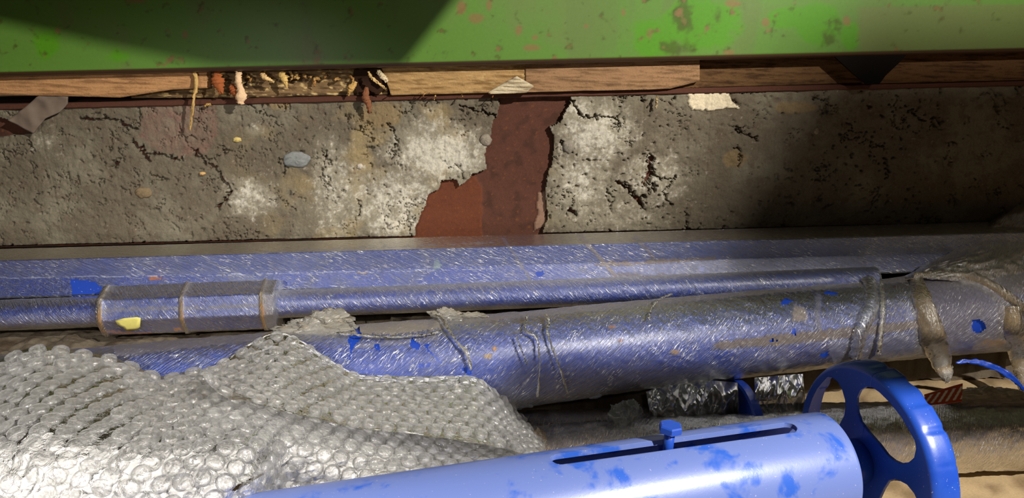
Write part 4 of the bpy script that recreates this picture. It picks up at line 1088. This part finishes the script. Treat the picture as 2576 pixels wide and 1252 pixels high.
SLIT = [(575, 1232), (600, 1218), (640, 1198), (664, 1188), (662, 1194), (625, 1216), (592, 1234)]
def lattice(V, N, sp, ox=0.):
    nu, nv = V.shape[:2]; mid = V[:, nv // 2]; su = np.r_[0, np.cumsum(np.linalg.norm(np.diff(mid, axis=0), axis=1))]
    Lv = np.linalg.norm(np.diff(V, axis=1), axis=2); out = []
    sv = np.concatenate([np.zeros((nu, 1)), np.cumsum(Lv, 1)], 1)
    b, r = sp * .5, 0
    while b < sv[:, -1].max():
        a = sp * (.5 if r % 2 else 0) + ox
        while a < su[-1]:
            fi = np.interp(a, su, np.arange(nu)); i = min(int(fi), nu - 2)
            if b < sv[i, -1] - sp * .4:
                fj = np.interp(b, sv[i], np.arange(nv)); j = min(int(fj), nv - 2); f, g = fi - i, fj - j
                bl = lambda A: (A[i, j] * (1 - f) + A[i + 1, j] * f) * (1 - g) + (A[i, j + 1] * (1 - f) + A[i + 1, j + 1] * f) * g
                out.append((bl(V), unit(bl(N))))
            a += sp
        b += sp * .866; r += 1
    return out


# bubble dome, shared
def dome_mesh(seed, flat):
    r = np.random.default_rng(seed); k = 16; rings = [(1., -.05), (1.0, .25), (.96, .55), (.86, .80), (.66, .95), (.36, 1.0)]; V = []; Fs = []
    ph = r.uniform(0, 6.28)
    for q, h in rings:
        for i in range(k):
            a = 2 * math.pi * i / k; wob = 1 + .05 * math.sin(2 * a + ph) + (flat * .16 * math.sin(3 * a + ph * 2) if h > .3 else 0)
            V.append((.0084 * q * wob * math.cos(a), .0084 * q * wob * math.sin(a), .0058 * (h - flat * .5 * max(0, math.sin(a + ph)) * (h > .5))))
    V.append((0, 0, .0058 * (1 - flat * .4)))
    for s in range(5): Fs += [(s * k + i, s * k + (i + 1) % k, (s + 1) * k + (i + 1) % k, (s + 1) * k + i) for i in range(k)]
    Fs += [(5 * k + i, 5 * k + (i + 1) % k, 6 * k) for i in range(k)]
    return np.array(V), Fs


DOMES = [dome_mesh(i, f) for i, f in enumerate((0., .1, .25, .5))]
DME = []
for V, Fs in DOMES:
    me = bpy.data.meshes.new('bubble'); me.from_pydata(V.tolist(), [], Fs); me.polygons.foreach_set('use_smooth', [True] * len(Fs)); me.materials.append(M['bubble']); DME.append(me)

VA, GA = surf(rowsA, 420, 170, .006, 201)
NA = vgrad(VA); Fc = gfaces(*VA.shape[:2]); fx, fy, _ = proj(VA); cutm = inpoly(fx.reshape(-1)[Fc].mean(1), fy.reshape(-1)[Fc].mean(1), SLIT)
V2, F2 = used(VA.reshape(-1, 3), Fc[~cutm]); mk('sheet', V2, F2, M['sheet'], bw, True)['label'] = 'front layer of clear bubble sheet'
Vu = (VA - NA * .014)[:150]; mk('sheet', Vu, gfaces(*Vu.shape[:2]), M['sheet'], bw, True)['label'] = 'inner layer of bubble sheet at left'

ub = [(520, 930, 960), (570, 902, 1000), (630, 862, 1010), (692, 834, 1030), (760, 858, 1045), (830, 904, 1060), (892, 938, 1075), (970, 944, 1085), (1060, 946, 1095), (1140, 944, 1105), (1200, 950, 1115), (1250, 985, 1125), (1295, 1026, 1135), (1335, 1072, 1145), (1358, 1104, 1150)]
rowsB = []
for px, py, pb in ub:
    td = depth_main(px, max(py, 862 - (px - 700) * .05), .062) - .003
    tb_ = min(front_t(px) + .05, td - .0); tb_ = max(tb_, .0)
    colp = []
    for v in (0, .15, .35, .6, .8, 1.):
        yy = py + (pb - py) * v
        tm_ = depth_main(px, yy, .064) - .006
        tl = td + (tb_ - td) * v
        colp.append((px, yy, min(tm_ if yy < 985 - (px - 900) * .05 else 9, tl + .03 * math.sin(math.pi * v) * 0)))
    rowsB.append(colp)
VB, GB = surf(rowsB, 300, 110, .005, 301)
NB = vgrad(VB); Fc = gfaces(*VB.shape[:2]); mk('sheet', VB, Fc, M['sheet'], bw, True)['label'] = 'rear flap of clear bubble sheet on the thick pipe'

bub = []
for (p, n) in lattice(VA, NA, .0186):
    x, y, t = proj(p)
    if -40 < x < 1330 and 850 < y < 1275 and not inpoly(np.array(x), np.array(y), SLIT):
        inv_ = x < 330 - (y - 900) * .1 + 40 * random.uniform(-1, 1) and y > 930
        bub.append((p, n, t, random.choice((0, 0, 1, 1, 2)) if x < 900 else random.choice((0, 1, 2, 3)), 1.0, inv_))
for (p, n) in lattice(VB, NB, .0175):
    x, y, t = proj(p)
    if 500 < x < 1370 and y < SIL(x) + 10: bub.append((p, n, t, random.choice((1, 2, 3, 3)), .85, False))
vis = []
for b in bub:
    x, y, t = proj(b[0]); vis.append((t + (5 if (b[5] or x > 1240 or y > 1250 or x < -10) else 0), b))
vis.sort(key=lambda q: q[0])
rest_v, rest_f = [], []
for i, (s, (p, n, t, kd, sc_, inv_)) in enumerate(vis):
    qn = Vector(n).to_track_quat('Z', 'Y'); mt = Matrix.LocRotScale(Vector(p), qn, Vector((sc_, sc_, sc_ * (.45 if inv_ else random.uniform(.85, 1.1)))))
    mt = mt @ Matrix.Rotation(random.uniform(0, 6.28), 4, 'Z')
    if i < 300:
        o = bpy.data.objects.new('bubble', DME[kd]); COL.objects.link(o); o.parent = bw; o.matrix_parent_inverse = bw.matrix_world.inverted(); o.matrix_basis = mt
    else:
        Vd, Fd = DOMES[kd]; off = len(rest_v)
        rest_v += [tuple(mt @ Vector(v)) for v in Vd]; rest_f += [tuple(q + off for q in f) for f in Fd]
o = mk('bubbles', np.array(rest_v), rest_f, M['bubble'], bw, True); o['kind'] = 'stuff'
tag(bw, 'crumpled clear bubble wrap heaped at lower left over the pipes', 'bubble wrap')
print('bubbles', len(vis))
